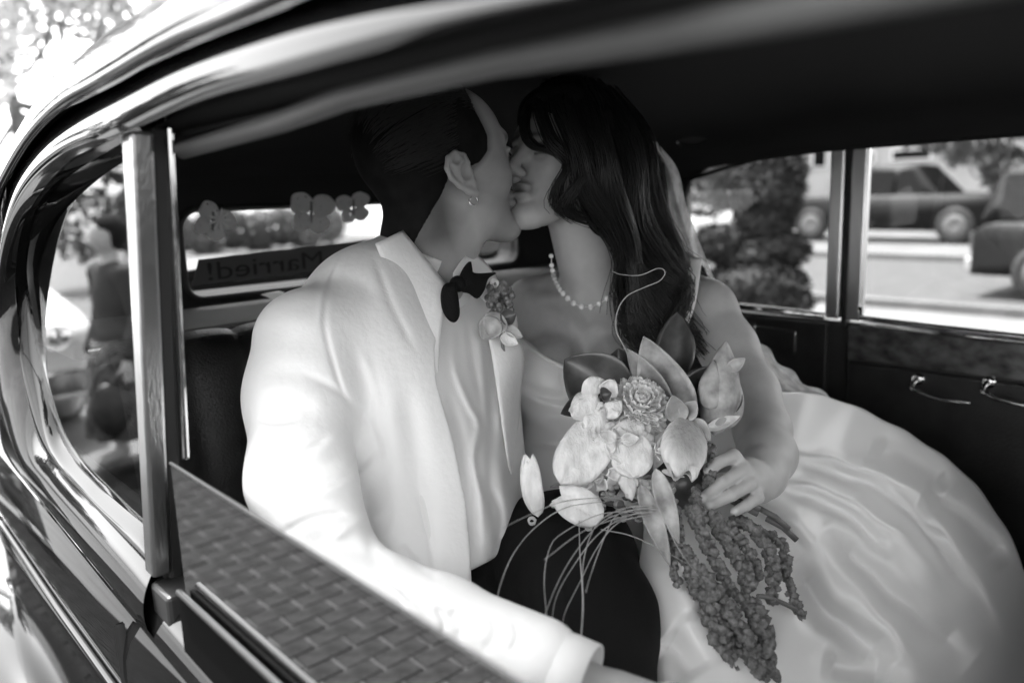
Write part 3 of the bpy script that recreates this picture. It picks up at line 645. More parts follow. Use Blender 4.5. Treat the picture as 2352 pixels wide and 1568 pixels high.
class Head:
    def __init__(s, c, F, pitch, roll, sc):
        F = unit(F); U = np.array([0, 0, 1.]); Sd = unit(np.cross(U, F)); p = math.radians(pitch); r = math.radians(roll)
        F2 = F*math.cos(p)+U*math.sin(p); U2 = U*math.cos(p)-F*math.sin(p)
        s.U = U2*math.cos(r)+Sd*math.sin(r); s.S = Sd*math.cos(r)-U2*math.sin(r); s.F = F2; s.c = np.asarray(c); s.sc = sc; s.R = np.stack([s.F, s.S, s.U], 1)
    def L(s, f, d, u): return s.c+s.sc*(f*s.F+d*s.S+u*s.U)
    def local(s, V): return (np.asarray(V)-s.c)@s.R/s.sc
    def build(s, B, male=True, ears=True):
        k = s.sc; E = lambda c, r, kk=.02, op='add': B.ell(s.L(*c), np.array(r)*k, s.R, kk, op)
        C = lambda a_, b_, ra, rb, kk=.012, op='add': B.cap(s.L(*a_), s.L(*b_), ra*k, rb*k, kk, op)
        E((-.012, 0, .042), (.098, .076, .088)); E((.035, 0, .03), (.062, .066, .075), .03); E((.042, 0, -.03), (.048, .056, .08), .03)
        for d in (-1, 1):
            C((-.005, d*.054, -.045), (.07, d*.02, -.1), .017 if male else .014, .016, .03); C((.058, d*.044, -.02), (.03, d*.058, -.01), .02, .016, .03)
            C((.086, d*.038, .03), (.092, d*.008, .024), .009 if male else .006, .008, .014); E((.102, d*.033, .006), (.017, .018, .013), .012, 'sub')
            E((.080, d*.032, .004), (.0125, .0135, .0125), .003); C((.09, d*.044, .012), (.094, d*.022, .013), .0035, .0035, .006)
            E((.108, d*.012, -.036), (.009, .008, .007), .007)
            if not ears: continue
            # ear
            eu = unit(np.array([-.25, 0, 1.])); ef = np.array([eu[2], 0, -eu[0]]); c = np.array([-.008, d*.0775, .0])
            def ep(a_, b_, o_=0.0): a_, b_ = a_*.9, b_*.9; q = c+ef*a_+eu*b_+np.array([-.28*max(0, -a_+.012), d*(o_+.32*max(0, .014-a_)), 0]); return tuple(q)
            C(ep(.006, -.02), ep(-.002, .02), .0085, .012, .006); E(ep(-.004, .006, .002), (.014, .006, .024), .006)
            rim = [(.013, .010), (.012, .024), (.002, .0335), (-.010, .032), (-.018, .020), (-.0185, .004), (-.013, -.012), (-.004, -.026)]
            for i in range(len(rim)-1): C(ep(*rim[i], .004), ep(*rim[i+1], .004), .0037, .0037, .003)
            C(ep(-.004, -.026, .003), ep(.004, -.0335, .003), .0055, .0062, .005)
            C(ep(-.008, .018, .004), ep(-.007, -.008, .004), .0034, .0034, .004); E(ep(.003, .002, .008), (.0085, .007, .012), .003, 'sub'); E(ep(-.002, .024, .008), (.006, .0045, .006), .003, 'sub')
            E(ep(.011, -.001, .003), (.004, .004, .006), .003)
        E((.082, 0, -.105), (.018, .024, .017), .02); C((.094, 0, .016), (.12, 0, -.028), .0075, .0105, .012)
        E((.093, 0, -.056), (.0125, .023, .008), .008); E((.092, 0, -.069), (.0115, .02, .008), .008); E((.107, 0, -.0625), (.012, .022, .0016), .003, 'sub')
        return B
skin = M('skin', .5, .5, noise=(38, .46, .53), sss=.12, attr='tone', bump=(420, .06))
hairm = M('dark_hair', .009, .8, spec=.12, noise=(40, .006, .014)); hairs = M('hair_strand', .02, .38, spec=.45)
jacketm = M('ivory_wool_cloth', .88, .8, noise=(5, .86, .9), bump=(90, .12, 8), sheen=.1)
shirtm = M('white_shirt_cloth', .8, .7, bump=(600, .1)); satin = M('white_satin', .84, .32, spec=.5, sheen=.0, bump=(20, .05))
blackcloth = M('black_cloth', .008, .85, bump=(500, .2), spec=.15); velvet = M('black_velvet', .006, .8, spec=.15, bump=(400, .2))

# ---------------------------------------------------------------- groom
groom = thing('person', (.62, 1.0, .85), 'person in ivory dinner jacket and black bow tie, leaning in to kiss', 'person')
FG = unit(V3(math.cos(math.radians(20)), -math.sin(math.radians(20)), 0)); HG = Head(P(1018, 400, 1.24), V3(math.cos(math.radians(12)), -math.sin(math.radians(12)), 0), 13, 0, 1.08)
lo = np.min([P(820, 150, 1.1), P(1250, 700, 1.1), P(820, 700, 1.45), P(1250, 150, 1.45)], 0)-.02; hi = np.max([P(820, 150, 1.1), P(1250, 700, 1.1), P(820, 700, 1.45), P(1250, 150, 1.45)], 0)+.02
lo2 = np.minimum(lo, np.min([P(600, 700, 1.0), P(760, 1400, .8), P(1250, 1600, .68), P(1750, 1900, .66)], 0)); hi2 = np.maximum(hi, np.max([P(1750, 1500, .82), P(1100, 900, 1.3)], 0))
S = SDF(lo2, hi2, .0031); HG.build(S, True)
S.cap(HG.L(-.03, 0, -.03), P(950, 690, 1.27), .058*1.05, .066, .03); S.cap(HG.L(.02, -.03, -.06), P(1020, 660, 1.22), .03, .03, .03)
# the arm runs inside the sleeve down to wrist and hand, resting on the thigh
S.chain([P(950, 690, 1.27), P(820, 760, 1.2), P(715, 800, 1.08), P(700, 1090, .98), P(785, 1335, .91), P(1250, 1545, .765), P(1425, 1622, .75)], [.066, .045, .04, .038, .034, .028, .026], .02)
S.cap(P(1425, 1622, .75), P(1530, 1668, .735), .026, .03, .02); S.ell(P(1500, 1660, .74), (.034, .034, .026), None, .02)
for i, (dx, dy, L_) in enumerate(((20, -46, .9), (34, -16, 1.05), (34, 16, 1.0), (22, 46, .8))):
    b0 = P(1545+dx*.3, 1672+dy, .735); b1 = P(1600*1+dx+30*L_, 1704+dy*1.05, .722); b2 = P(1640+dx+34*L_, 1748+dy*1.0, .728); S.chain([b0, b1, b2], [.0105, .0095, .0085], .006)
S.chain([P(1480, 1610, .73), P(1540, 1596, .715), P(1590, 1606, .71)], [.013, .0105, .009], .008)
V, F = S.mesh()
ql = HG.local(V); tone = np.ones(len(V))*.86
fade = np.clip((-.002-ql[:, 0])/.04, 0, 1)*np.clip((ql[:, 2]+.15)/.075, 0, 1)*(abs(ql[:, 1]) < .0765); tone *= 1-.8*fade*(ql[:, 2] > -.3)
lip = np.exp(-(((ql[:, 2]+.062)/.012)**2+((ql[:, 1])/.024)**2))*(ql[:, 0] > .08); tone *= 1-.35*lip
brow = np.exp(-(((ql[:, 2]-.03)/.006)**2))*(abs(ql[:, 1]) > .012)*(abs(ql[:, 1]) < .05)*(ql[:, 0] > .06); tone *= 1-.7*brow
stub = np.clip((-.02-ql[:, 2])/.03, 0, 1)*np.clip((ql[:, 0]-.0)/.05, 0, 1)*(ql[:, 2] > -.13); tone *= 1-.12*stub
hl = np.interp(ql[:, 2], [-.02, -.004, .008, .02, .04, .06, .085, .11, .2], [-.02, .0, .022, .04, .046, .042, .038, .046, .05]); temple = np.clip(1-(ql[:, 0]-hl)/.013, 0, 1)*np.clip((ql[:, 2]+.012)/.014, 0, 1)*(ql[:, 2] < .15)*(ql[:, 0] > -.01)*(abs(ql[:, 1]) > .03)*(abs(ql[:, 1]) < .0785); tone *= 1-.6*temple
mk('body', V, F, skin, groom, attr=tone); gb = bvh(V, F)
# hair: cut short at the sides, combed back
S = SDF(lo-.02, hi+.02, .003); HG.build(S, True, ears=False); S.cap(HG.L(-.03, 0, -.03), P(950, 690, 1.27), .058*1.05, .066, .03)
G = HG.local(S.grid().reshape(-1, 3)); f_, s_, u_ = G.T
front = np.interp(u_, [-.2, -.1, -.07, -.045, -.02, .0, .008, .02, .04, .06, .085, .11, .2], [-.14, -.105, -.082, -.060, -.038, -.024, .022, .04, .046, .042, .038, .046, .05])
front = front+np.where(abs(s_) < .045, (1-abs(s_)/.045)*.02*np.clip((u_-.07)/.03, 0, 1), 0)
edge = np.minimum((front-f_)/.028, (u_+.088-np.clip(f_+.06, -1, 1)*.3)/.05); thick_ = np.where(edge > 0, np.sqrt(np.clip(edge, 0, 1))*(.005+.008*np.clip((u_+.02)/.1, 0, 1)), -.004+edge*.02)
S.D = (S.D-(thick_*HG.sc).reshape(S.D.shape)).astype(np.float32); V, F = S.mesh(); ql = HG.local(V); keep = (ql[:, 2] > -.13)
ed = np.minimum((np.interp(ql[:, 2], [-.2, -.1, -.07, -.045, -.02, .0, .008, .02, .04, .06, .085, .11, .2], [-.14, -.105, -.082, -.060, -.038, -.024, .022, .04, .046, .042, .038, .046, .05])+.02*(abs(ql[:, 1]) < .045)*(ql[:, 2] > .08)-ql[:, 0]), ql[:, 2]+.091-np.clip(ql[:, 0]+.06, -1, 1)*.3) > -.004
F = F[ed[F].all(1)]; us = np.unique(F); mp_ = np.full(len(V), -1); mp_[us] = np.arange(len(us)); V = V[us]; F = mp_[F]
gh = mk('hair', V, F, hairm, groom)
r = np.random.default_rng(3); PT = []
for k in range(1300):
    sd = -1 if k % 6 else 1; a0 = r.uniform(.0, 1.45); u0 = .035+.1*math.sin(a0); s0 = sd*.078*math.cos(a0)**.8; f0 = .047-.014*r.random()-.008*math.sin(2*a0)
    if r.random() < .45: f0 -= r.uniform(.02, .1)
    ln = r.uniform(.05, .11); dv = r.uniform(-.25, -.05); lift = r.uniform(0, .008); t = np.linspace(0, 1, 8)
    f = f0-ln*t; u = u0+dv*ln*t*1.3+.012*t*(u0 > .09); q = np.stack([(f+.02)/.104, np.full(8, s0)/.083, (u-.052)/.096], 1); q = q/np.linalg.norm(q, axis=1)[:, None]*(1.03+lift*3*np.sin(math.pi*t))[:, None]
    PT.append(HG.c+HG.sc*((q*[.104, .083, .096]+[-.02, 0, .052])@HG.R.T))
for k in range(1500):
    f0 = r.uniform(-.125, -.02); sd = -1 if k % 5 else 1; u0 = -.05+.3*max(0, f0+.06)-r.uniform(-.02, .018); q = np.array([(f0+.02)/.1, 0, (u0-.045)/.092]); s2 = 1-q[0]**2-q[2]**2
    if s2 < .02: continue
    s0 = sd*.0775*math.sqrt(s2); t = np.linspace(0, 1, 8)*r.uniform(.008, .02); PT.append(np.stack([HG.L(f0-.3*a_, s0*(1.01-.8*a_), u0-a_) for a_ in t]))
mk('hair_strands', *strands_mesh(PT, np.linspace(.0008, .0003, 8)), hairs, gh)
# earring
ep_ = hit(gb, 1088, 452, 1.17); t_ = np.linspace(.3, 2*math.pi-.5, 22); ax_r = unit(RT*.9+FW*.2); tube('earring', [ep_+ax_r*.0065*math.sin(t)+UP*(-.007-.0065*math.cos(t)*-1-.0065+.0065)+UP*0-FW*.003 for t in t_], .0011, chrome, groom, n=6)
# jacket
lo = np.min([P(520, 460, 1.0), P(1260, 460, 1.0), P(520, 1640, .8), P(1420, 1750, .68), P(1260, 460, 1.45), P(600, 460, 1.4)], 0)-.03
hi = np.max([P(520, 460, 1.0), P(1260, 460, 1.0), P(520, 1640, 1.2), P(1420, 1640, .8), P(1260, 460, 1.45), P(1300, 1300, 1.3)], 0)+.03
def torso(S, g=0.0, arms=True):
    S.cap(P(965, 720, 1.27), P(985, 1180, 1.16), .088+g, .128+g, .05); S.cap(P(985, 1180, 1.16), P(960, 1330, 1.10), .128+g, .13+g, .05); S.ell(P(840, 700, 1.19), np.array([.085, .085, .08])+g, None, .06)
    S.cap(P(945, 600, 1.28), P(730, 775, 1.09), .055+g, .06+g, .05); S.cap(P(960, 620, 1.29), P(1100, 740, 1.36), .055+g, .06+g, .05); S.ell(P(850, 930, 1.16), np.array([.12, .12, .16])+g, None, .06)
    if arms:
        S.chain([P(700, 785, 1.06), P(690, 910, 1.03), P(692, 1100, .96), P(772, 1335, .9)], [.067, .066, .06, .056], .03); S.chain([P(772, 1335, .9), P(1010, 1440, .83), P(1236, 1527, .768)], [.056, .05, .0455], .02)
    return S
S = torso(SDF(lo, hi, .0032))
ys = [400, 560, 620, 680, 740, 800, 879, 1014, 1154, 1259, 1420, 1600]; xs = [985, 985, 1030, 1028, 1010, 998, 1002, 1042, 1070, 1080, 1086, 2000]
S.cap(P(990, 560, 1.255), P(965, 700, 1.275), .066, .072, .004, 'sub')
G = S.grid(); x, y, z = proj(G.reshape(-1, 3)); xl = np.interp(y, ys, xs); d = np.minimum((x-xl)*z/FPX, 1.34-z); d = np.minimum(d, (1385-y)*z/FPX+np.clip(1.0-z, 0, 1)*-9)   # opening at the front; sleeve untouched
S.D = np.maximum(S.D, np.where(z < .985, -1, d).reshape(S.D.shape).astype(np.float32))
S.cap(P(1100, 1474, .805), P(1190, 1508, .78), .038, .038, .002, 'sub') if False else None
V, F = S.mesh()
V = folds(V, [([(620, 730), (760, 770), (900, 900)], .005, 34), ([(600, 850), (720, 872), (880, 980)], -.005, 30), ([(590, 930), (650, 925), (730, 950)], -.004, 26), ([(640, 1110), (760, 1060), (860, 990)], -.008, 26), ([(650, 1150), (780, 1110), (900, 1040)], .007, 24),
    ([(780, 740), (850, 900), (880, 1100)], -.006, 30), ([(930, 880), (960, 1050), (985, 1280)], -.008, 26), ([(880, 900), (900, 1080), (905, 1300)], .006, 30), ([(700, 640), (800, 640), (870, 690)], -.006, 24), ([(860, 590), (900, 700), (950, 800)], -.004, 10), ([(700, 1230), (800, 1260), (900, 1300)], -.008, 24), ([(1030, 1400), (1060, 1440), (1050, 1480)], -.006, 14), ([(900, 1370), (950, 1400), (960, 1460)], -.006, 16), ([(1130, 1410), (1140, 1450), (1110, 1500)], -.004, 12)])
V = folds(V, [([(800, 560), (760, 640), (745, 740), (770, 850), (800, 930)], -.005, 6), ([(790, 575), (748, 650), (732, 740)], .004, 8), ([(640, 1180), (700, 1130), (800, 1090), (860, 1040)], -.008, 9), ([(620, 1060), (680, 1050), (760, 1000)], -.006, 9), ([(640, 1230), (720, 1190), (800, 1180)], -.007, 10), ([(760, 1240), (820, 1200), (880, 1180)], .006, 12), ([(590, 960), (630, 970), (690, 960)], -.005, 8), ([(700, 860), (780, 900), (850, 980), (880, 1060)], -.004, 9), ([(830, 800), (860, 900), (870, 1000)], .004, 12), ([(960, 1120), (985, 1220), (1000, 1320)], -.006, 9), ([(920, 1250), (960, 1300), (1010, 1330)], -.006, 10), ([(860, 1330), (920, 1370), (940, 1420)], -.007, 9), ([(1000, 1390), (1020, 1430), (1000, 1480)], -.006, 7), ([(1180, 1425), (1190, 1460), (1170, 1500)], -.004, 7), ([(840, 1120), (850, 1220), (860, 1300)], -.005, 14)])
jk = mk('jacket', V, F, jacketm, groom); jb = bvh(V, F)
# rolled lapel on the near side, and the far lapel that turns towards the bride
def sheet_px(name, left, right, mat, parent, tree_, default, off, n=36, nv=9, bulge=.004, thick=.0025, dl=None):
    A = smoothline(np.array(left, float), n); B = smoothline(np.array(right, float), n); V = []
    for j in range(nv):
        t = j/(nv-1); Q = A*(1-t)+B*t
        for i in range(n):
            if tree_ is not None: h = hit(tree_, Q[i, 0], Q[i, 1], default)
            else: h = P(Q[i, 0], Q[i, 1], Q[i, 2])
            r_ = unit(h-EYE); V.append(h-r_*(off+bulge*4*t*(1-t)))
    V = np.array(V).reshape(nv, n, 3).transpose(1, 0, 2).reshape(-1, 3); return mk(name, V, gridf(n, nv), mat, parent, thick=thick)
sheet_px('lapel', [(862, 560, 1.14), (905, 668, 1.13), (942, 764, 1.12), (975, 845, 1.115), (1000, 895, 1.11)], [(925, 530, 1.18), (1005, 628, 1.165), (1030, 668, 1.155), (1012, 760, 1.13), (1004, 897, 1.108)], jacketm, jk, None, 0, .0, bulge=.006)
sheet_px('lapel', [(1120, 768, 1.20), (1132, 830, 1.18), (1146, 920, 1.165), (1160, 1015, 1.155), (1176, 1110, 1.15), (1190, 1165, 1.16)], [(1140, 748, 1.25), (1200, 800, 1.25), (1196, 900, 1.245), (1188, 1010, 1.24), (1190, 1100, 1.235), (1200, 1168, 1.23)], jacketm, jk, None, 0, 0, bulge=.012)
# white shirt with its pleated front
S = torso(SDF(lo, hi, .0042), -.010, False); S.cap(P(1050, 770, 1.33), P(1075, 1160, 1.24), .095, .095, .05); G = S.grid(); x, y, z = proj(G.reshape(-1, 3)); S.D = np.maximum(S.D, np.maximum((900-x)*z/FPX, (640-y+(x-1030)*.2)*z/FPX).reshape(S.D.shape).astype(np.float32)); S.D = np.maximum(S.D, ((y-1300-(1100-x)*.5)*z/FPX).reshape(S.D.shape).astype(np.float32))
V, F = S.mesh()
V = folds(V, [([(1042, 760), (1046, 850), (1078, 930), (1100, 975), (1085, 1050), (1098, 1120), (1108, 1200), (1112, 1280)], .009, 9), ([(1030, 900), (1060, 1000), (1075, 1100), (1085, 1250)], -.006, 12), ([(1125, 830), (1130, 950), (1125, 1100), (1135, 1240)], -.006, 11), ([(1150, 900), (1150, 1050), (1160, 1200)], .006, 12), ([(1100, 760), (1110, 880), (1120, 980)], .005, 9), ([(1075, 740), (1085, 830), (1100, 900)], -.004, 9), ([(1130, 1120), (1150, 1180), (1140, 1260)], -.008, 10), ([(1090, 1100), (1120, 1180), (1125, 1270)], .006, 10)])
sh = mk('shirt', V, F, shirtm, groom)
# shirt collar standing round the neck, with the near wing and the far wing
ca, cb_ = P(992, 572, 1.255), P(968, 690, 1.27); axd = unit(cb_-ca); cen = P(985, 628, 1.262)
e1 = unit(np.cross(axd, FW)); e2 = np.cross(axd, e1); V = []
for j, (h_, r_) in enumerate(((-.034, .0675), (-.02, .070), (0, .074), (.03, .082))):
    for k in range(40): t = 2*math.pi*k/40; V.append(cen+axd*(h_+.012*math.cos(t))+r_*(math.cos(t)*e1*1.0+math.sin(t)*e2))
mk('collar', V, gridf(4, 40, cv=True), shirtm, sh, thick=.003)
sheet_px('collar_wing', [(1040, 628, 1.17), (1058, 600, 1.19), (1078, 582, 1.215), (1100, 590, 1.235), (1135, 630, 1.25), (1158, 690, 1.255)], [(1045, 668, 1.165), (1068, 668, 1.18), (1090, 672, 1.20), (1112, 690, 1.215), (1135, 715, 1.225), (1150, 735, 1.235)], shirtm, sh, None, 0, 0, bulge=.006)
# cuff
V, F = tubev([P(1215, 1524, .772), P(1300, 1556, .757), P(1352, 1577, .748)], [.040, .0395, .0385], 28, cap=False); mk('cuff', V, F, shirtm, sh, thick=.003)
# bow tie
bt = mk('bow_tie', *ballv(P(1052, 652, 1.148), np.array([.013, .013, .012]), 14, 10), velvet, groom)
def wing(pl, d0, thick_, d1=None):
    pl = np.array(pl, float); c = pl.mean(0); n_ = len(pl); V = []; d1 = d1 or d0
    xs_ = pl[:, 0]; w0 = (xs_-xs_.min())/(xs_.max()-xs_.min())
    out = smoothline(np.vstack([pl, pl[:1]]), 49)[:-1]; wo = (out[:, 0]-xs_.min())/(xs_.max()-xs_.min()); V = []
    rings = [1.0, .96, .7, .35]
    for sgn in (-1, 1):
        for rr in rings:
            for k in range(48):
                q = c+(out[k]-c)*rr; V.append(P(q[0], q[1], d0+(d1-d0)*wo[k]+sgn*thick_*math.sqrt(max(0, 1-rr**3))))
    F = []; m_ = 48; R_ = len(rings)
    for b_ in (0, 1):
        o_ = b_*R_*m_
        for i in range(R_-1):
            for k in range(m_): F.append((o_+i*m_+k, o_+i*m_+(k+1) % m_, o_+(i+1)*m_+(k+1) % m_, o_+(i+1)*m_+k))
        F.append(tuple(o_+(R_-1)*m_+k for k in range(m_)))
    for k in range(m_): F.append((k, (k+1) % m_, R_*m_+(k+1) % m_, R_*m_+k))
    return V, F
W1 = [(1048, 648), (1022, 652), (1012, 676), (1016, 712), (1030, 735), (1046, 740), (1056, 722), (1054, 690), (1050, 665)]
W2 = [(1052, 640), (1066, 612), (1082, 600), (1088, 626), (1140, 626), (1122, 640), (1112, 668), (1096, 686), (1076, 674), (1058, 668)]
mk('bow_wing', *wing(W1, 1.135, .009), velvet, bt); mk('bow_wing', *wing(W2, 1.15, .009, 1.175), velvet, bt)
# trousers
lo = np.min([P(900, 1150, 1.3), P(1000, 1800, .75), P(1560, 1150, 1.2), P(1500, 1900, .7), P(900, 1400, .9)], 0)-.08; hi = np.max([P(900, 1150, 1.3), P(1560, 1150, 1.25), P(1560, 1700, 1.0), P(1000, 1300, .9)], 0)+.08
S = SDF(lo, hi, .006); S.chain([P(1180, 1300, 1.18), P(1300, 1290, 1.13), P(1345, 1430, 1.01), P(1345, 1720, .83)], [.095, .095, .088, .076], .03); S.chain([P(1040, 1400, 1.1), P(1120, 1560, .98), P(1190, 1850, .8)], [.1, .088, .078], .03); S.ell(P(1080, 1330, 1.17), (.13, .13, .11), None, .04)
V, F = S.mesh(); V = folds(V, [([(1180, 1330), (1190, 1400), (1180, 1460)], .005, 9), ([(1220, 1320), (1230, 1400), (1225, 1480)], -.005, 9), ([(1130, 1300), (1150, 1380), (1140, 1440)], -.005, 9), ([(1280, 1300), (1300, 1400), (1310, 1500)], .006, 14)])
mk('trousers', V, F, blackcloth, groom)

# ---------------------------------------------------------------- bride
bride = thing('person', (1.0, 1.05, .85), 'person in white satin wedding dress with long dark wavy hair, holding the bouquet while kissing', 'person')
HB = Head(P(1296, 388, 1.345), V3(-1, .03, 0), 15, -3, .95)
pts = [P(1150, 150, 1.15), P(1150, 150, 1.65), P(1900, 150, 1.2), P(1900, 1300, 1.0), P(1150, 1250, 1.15), P(1150, 1250, 1.5), P(1900, 700, 1.6)]
lo = np.min(pts, 0); hi = np.max(pts, 0); BAS = np.stack([RT, FW, UP], 1)
S = SDF(lo, hi, .0028); HB.build(S, False)
S.cap(HB.L(-.02, 0, -.03), P(1366, 672, 1.43), .05, .054, .03)
S.ell(P(1372, 800, 1.52), (.17, .105, .15), BAS, .05); S.cap(P(1220, 700, 1.53), P(1560, 690, 1.47), .05, .05, .05)
S.cap(P(1372, 900, 1.5), P(1330, 1130, 1.40), .115, .105, .05)
S.ell(P(1268, 870, 1.42), (.072, .072, .07), BAS, .03); S.ell(P(1432, 880, 1.40), (.074, .074, .072), BAS, .03); S.ell(P(1346, 822, 1.385), (.012, .03, .045), BAS, .03, 'sub')
S.cap(P(1330, 695, 1.40), P(1225, 688, 1.475), .009, .009, .02); S.cap(P(1395, 695, 1.40), P(1530, 672, 1.44), .009, .009, .02)
arm = [P(1585, 690, 1.44), P(1622, 712, 1.41), P(1672, 800, 1.36), P(1722, 900, 1.30), P(1752, 985, 1.245)]
S.chain(arm, [.05, .05, .0475, .044, .043], .02); S.chain([P(1750, 990, 1.24), P(1762, 1045, 1.185), P(1748, 1090, 1.13), P(1736, 1108, 1.105)], [.043, .042, .034, .028], .012)
# hand: palm, four fingers round the stems, thumb behind
S.ell(P(1718, 1098, 1.09), (.026, .018, .030), BAS, .012); S.cap(P(1736, 1108, 1.105), P(1722, 1100, 1.085), .026, .022, .012)
fing = {'i': [(1684, 1048, 1.07), (1652, 1060, 1.05), (1627, 1082, 1.052)], 'm': [(1706, 1078, 1.066), (1660, 1108, 1.042), (1614, 1144, 1.046)], 'r': [(1722, 1110, 1.062), (1680, 1136, 1.04), (1630, 1160, 1.042)], 'p': [(1738, 1142, 1.062), (1714, 1160, 1.046), (1687, 1175, 1.048)]}
for nm, pl in fing.items():
    q = [P(*p) for p in pl]; rr = [.0105, .0093, .0078] if nm != 'p' else [.0095, .0082, .007]; S.chain(q, [a_*.93 for a_ in rr], .0016); S.cap(P(1724, 1102, 1.082), q[0], .0125, rr[0], .004)
S.chain([P(1712, 1072, 1.11), P(1660, 1062, 1.115), P(1622, 1080, 1.11)], [.014, .011, .009], .006)
V, F = S.mesh(); ql = HB.local(V); x, y, z = proj(V); tone = np.ones(len(V))*.95
lip = np.exp(-(((ql[:, 2]+.062)/.0115)**2+((ql[:, 1])/.023)**2)**1.5)*(ql[:, 0] > .08); tone *= 1-.62*lip
brow = np.exp(-(((ql[:, 2]-.03)/.005)**2))*(abs(ql[:, 1]) > .012)*(abs(ql[:, 1]) < .05)*(ql[:, 0] > .06); tone *= 1-.75*brow
lash = np.exp(-(((ql[:, 2]-.0005)/.003)**2))*(abs(ql[:, 1]) > .018)*(abs(ql[:, 1]) < .047)*(ql[:, 0] > .072); tone *= 1-.8*lash
for nm, pl in fing.items():
    a_, b_ = np.array(pl[1][:2]), np.array(pl[2][:2]); u = (b_-a_)/np.linalg.norm(b_-a_); c = b_+u*2; du = (x-c[0])*u[0]+(y-c[1])*u[1]; dn = -(x-c[0])*u[1]+(y-c[1])*u[0]
    nail = np.exp(-((du/11)**2+(dn/8.5)**2)**2)*(z < 1.06); tone = tone*(1-nail)+1.55*nail
mk('body', V, F, skin, bride, attr=tone); bb = bvh(V, F)
# bodice
S2 = SDF(lo, hi, .004); g = .006
S2.ell(P(1372, 800, 1.52), np.array((.17, .105, .15))+g, BAS, .05); S2.cap(P(1372, 900, 1.5), P(1330, 1130, 1.40), .118+g, .112+g, .05)
S2.ell(P(1268, 872, 1.42), np.array((.074, .074, .072))+g, BAS, .04); S2.ell(P(1432, 880, 1.40), np.array((.074, .074, .072))+g, BAS, .04); S2.cap(P(1330, 1120, 1.40), P(1400, 1250, 1.34), .118, .15, .05)
G = S2.grid(); x, y, z = proj(G.reshape(-1, 3)); neck = np.interp(x, [1100, 1180, 1200, 1250, 1310, 1380, 1460, 1520, 1570, 1600], [720, 735, 772, 815, 845, 857, 852, 830, 790, 760])
S2.D = np.maximum(S2.D, ((neck-y)*z/FPX).reshape(S2.D.shape).astype(np.float32)); V, F = S2.mesh()
V = folds(V, [([(1190, 875), (1240, 905), (1310, 915), (1400, 905)], -.007, 10), ([(1190, 895), (1260, 930), (1340, 940)], .005, 14), ([(1190, 1005), (1250, 1020), (1330, 1030)], -.006, 8), ([(1200, 950), (1260, 975), (1300, 1000)], .004, 16), ([(1290, 850), (1300, 880), (1305, 910)], -.003, 6)])
dr = mk('dress_bodice', V, F, satin, bride); db_ = bvh(V, F); nl_ = smoothline(np.array([(1196, 775), (1218, 797), (1250, 820), (1282, 837), (1312, 849), (1346, 857), (1380, 861), (1430, 859)], float), 40); tube('neckline_edge', [hit(db_, a_, b_, 1.36)-unit(ray(a_, b_))*.002 for a_, b_ in nl_], .0032, satin, dr, n=8)
sheet_px('shoulder_strap', [(1582, 592, 1.40), (1570, 640, 1.372), (1556, 700, 1.358), (1548, 745, 1.352), (1552, 770, 1.352)], [(1612, 594, 1.395), (1606, 640, 1.366), (1596, 700, 1.352), (1578, 750, 1.346), (1562, 778, 1.348)], satin, dr, None, 0, .0, bulge=.004)
# skirt: a sheet of satin over the lap, hanging to the floor of the car
ctrl = np.array([(1440, 960, 1.44), (1560, 930, 1.46), (1800, 900, 1.46), (1950, 932, 1.50), (2100, 1005, 1.51), (2240, 1115, 1.48), (2330, 1250, 1.43), (2372, 1400, 1.37), (2392, 1620, 1.30), (1480, 1100, 1.30), (1800, 1040, 1.25), (2000, 1080, 1.27), (2150, 1250, 1.19), (2230, 1450, 1.14), (2000, 1380, 1.06), (1800, 1290, 1.08), (1650, 1230, 1.10), (1540, 1240, 1.09), (1570, 1400, .97), (1490, 1340, 1.03), (1445, 1440, 1.02), (1420, 1620, .97), (1540, 1620, .87), (1700, 1620, .90), (1850, 1620, .95), (2000, 1620, .97), (2150, 1640, 1.02), (1660, 1400, 1.0), (2100, 1100, 1.33), (1470, 1240, 1.13)], float)
def rbf(ctrl):
    X = ctrl[:, :2]/600.; n_ = len(X); d2 = ((X[:, None]-X[None])**2).sum(-1); K = np.where(d2 > 0, d2*np.log(d2+1e-12), 0)+np.eye(n_)*.004; Q = np.c_[np.ones(n_), X]
    A_ = np.block([[K, Q], [Q.T, np.zeros((3, 3))]]); w = np.linalg.solve(A_, np.r_[ctrl[:, 2], np.zeros(3)])
    def fn(x, y):
        p = np.stack([x, y], -1)/600.; d2 = ((p[..., None, :]-X)**2).sum(-1); return (np.where(d2 > 0, d2*np.log(d2+1e-12), 0)*w[:n_]).sum(-1)+w[n_]+p@w[n_+1:]
    return fn
fn = rbf(ctrl); nu, nv = 240, 170
topc = smoothline(np.array([(1400, 1000), (1560, 950), (1720, 920), (1800, 900), (1880, 908), (1950, 928), (2030, 965), (2100, 1003), (2180, 1058), (2240, 1113), (2295, 1190), (2332, 1255), (2358, 1340), (2368, 1430), (2360, 1560), (2340, 1700)], float), nu)
botc = smoothline(np.array([(1470, 1180), (1484, 1230), (1478, 1260), (1464, 1310), (1448, 1370), (1436, 1430), (1426, 1500), (1416, 1600), (1412, 1700), (1480, 1720), (1620, 1720), (1800, 1720), (1950, 1720), (2100, 1720), (2250, 1720)], float), nu)
Vg = []
for j in range(nv): t = j/(nv-1); q = topc*(1-t)+botc*t; Vg.append(q)
Vg = np.stack(Vg, 1).reshape(-1, 2); d_ = fn(Vg[:, 0], Vg[:, 1]); V = np.array([P(a_, b_, c_) for (a_, b_), c_ in zip(Vg, d_)])
Z = lambda *pts: [(1568+.531*a_, 735+.531*b_) for a_, b_ in pts]
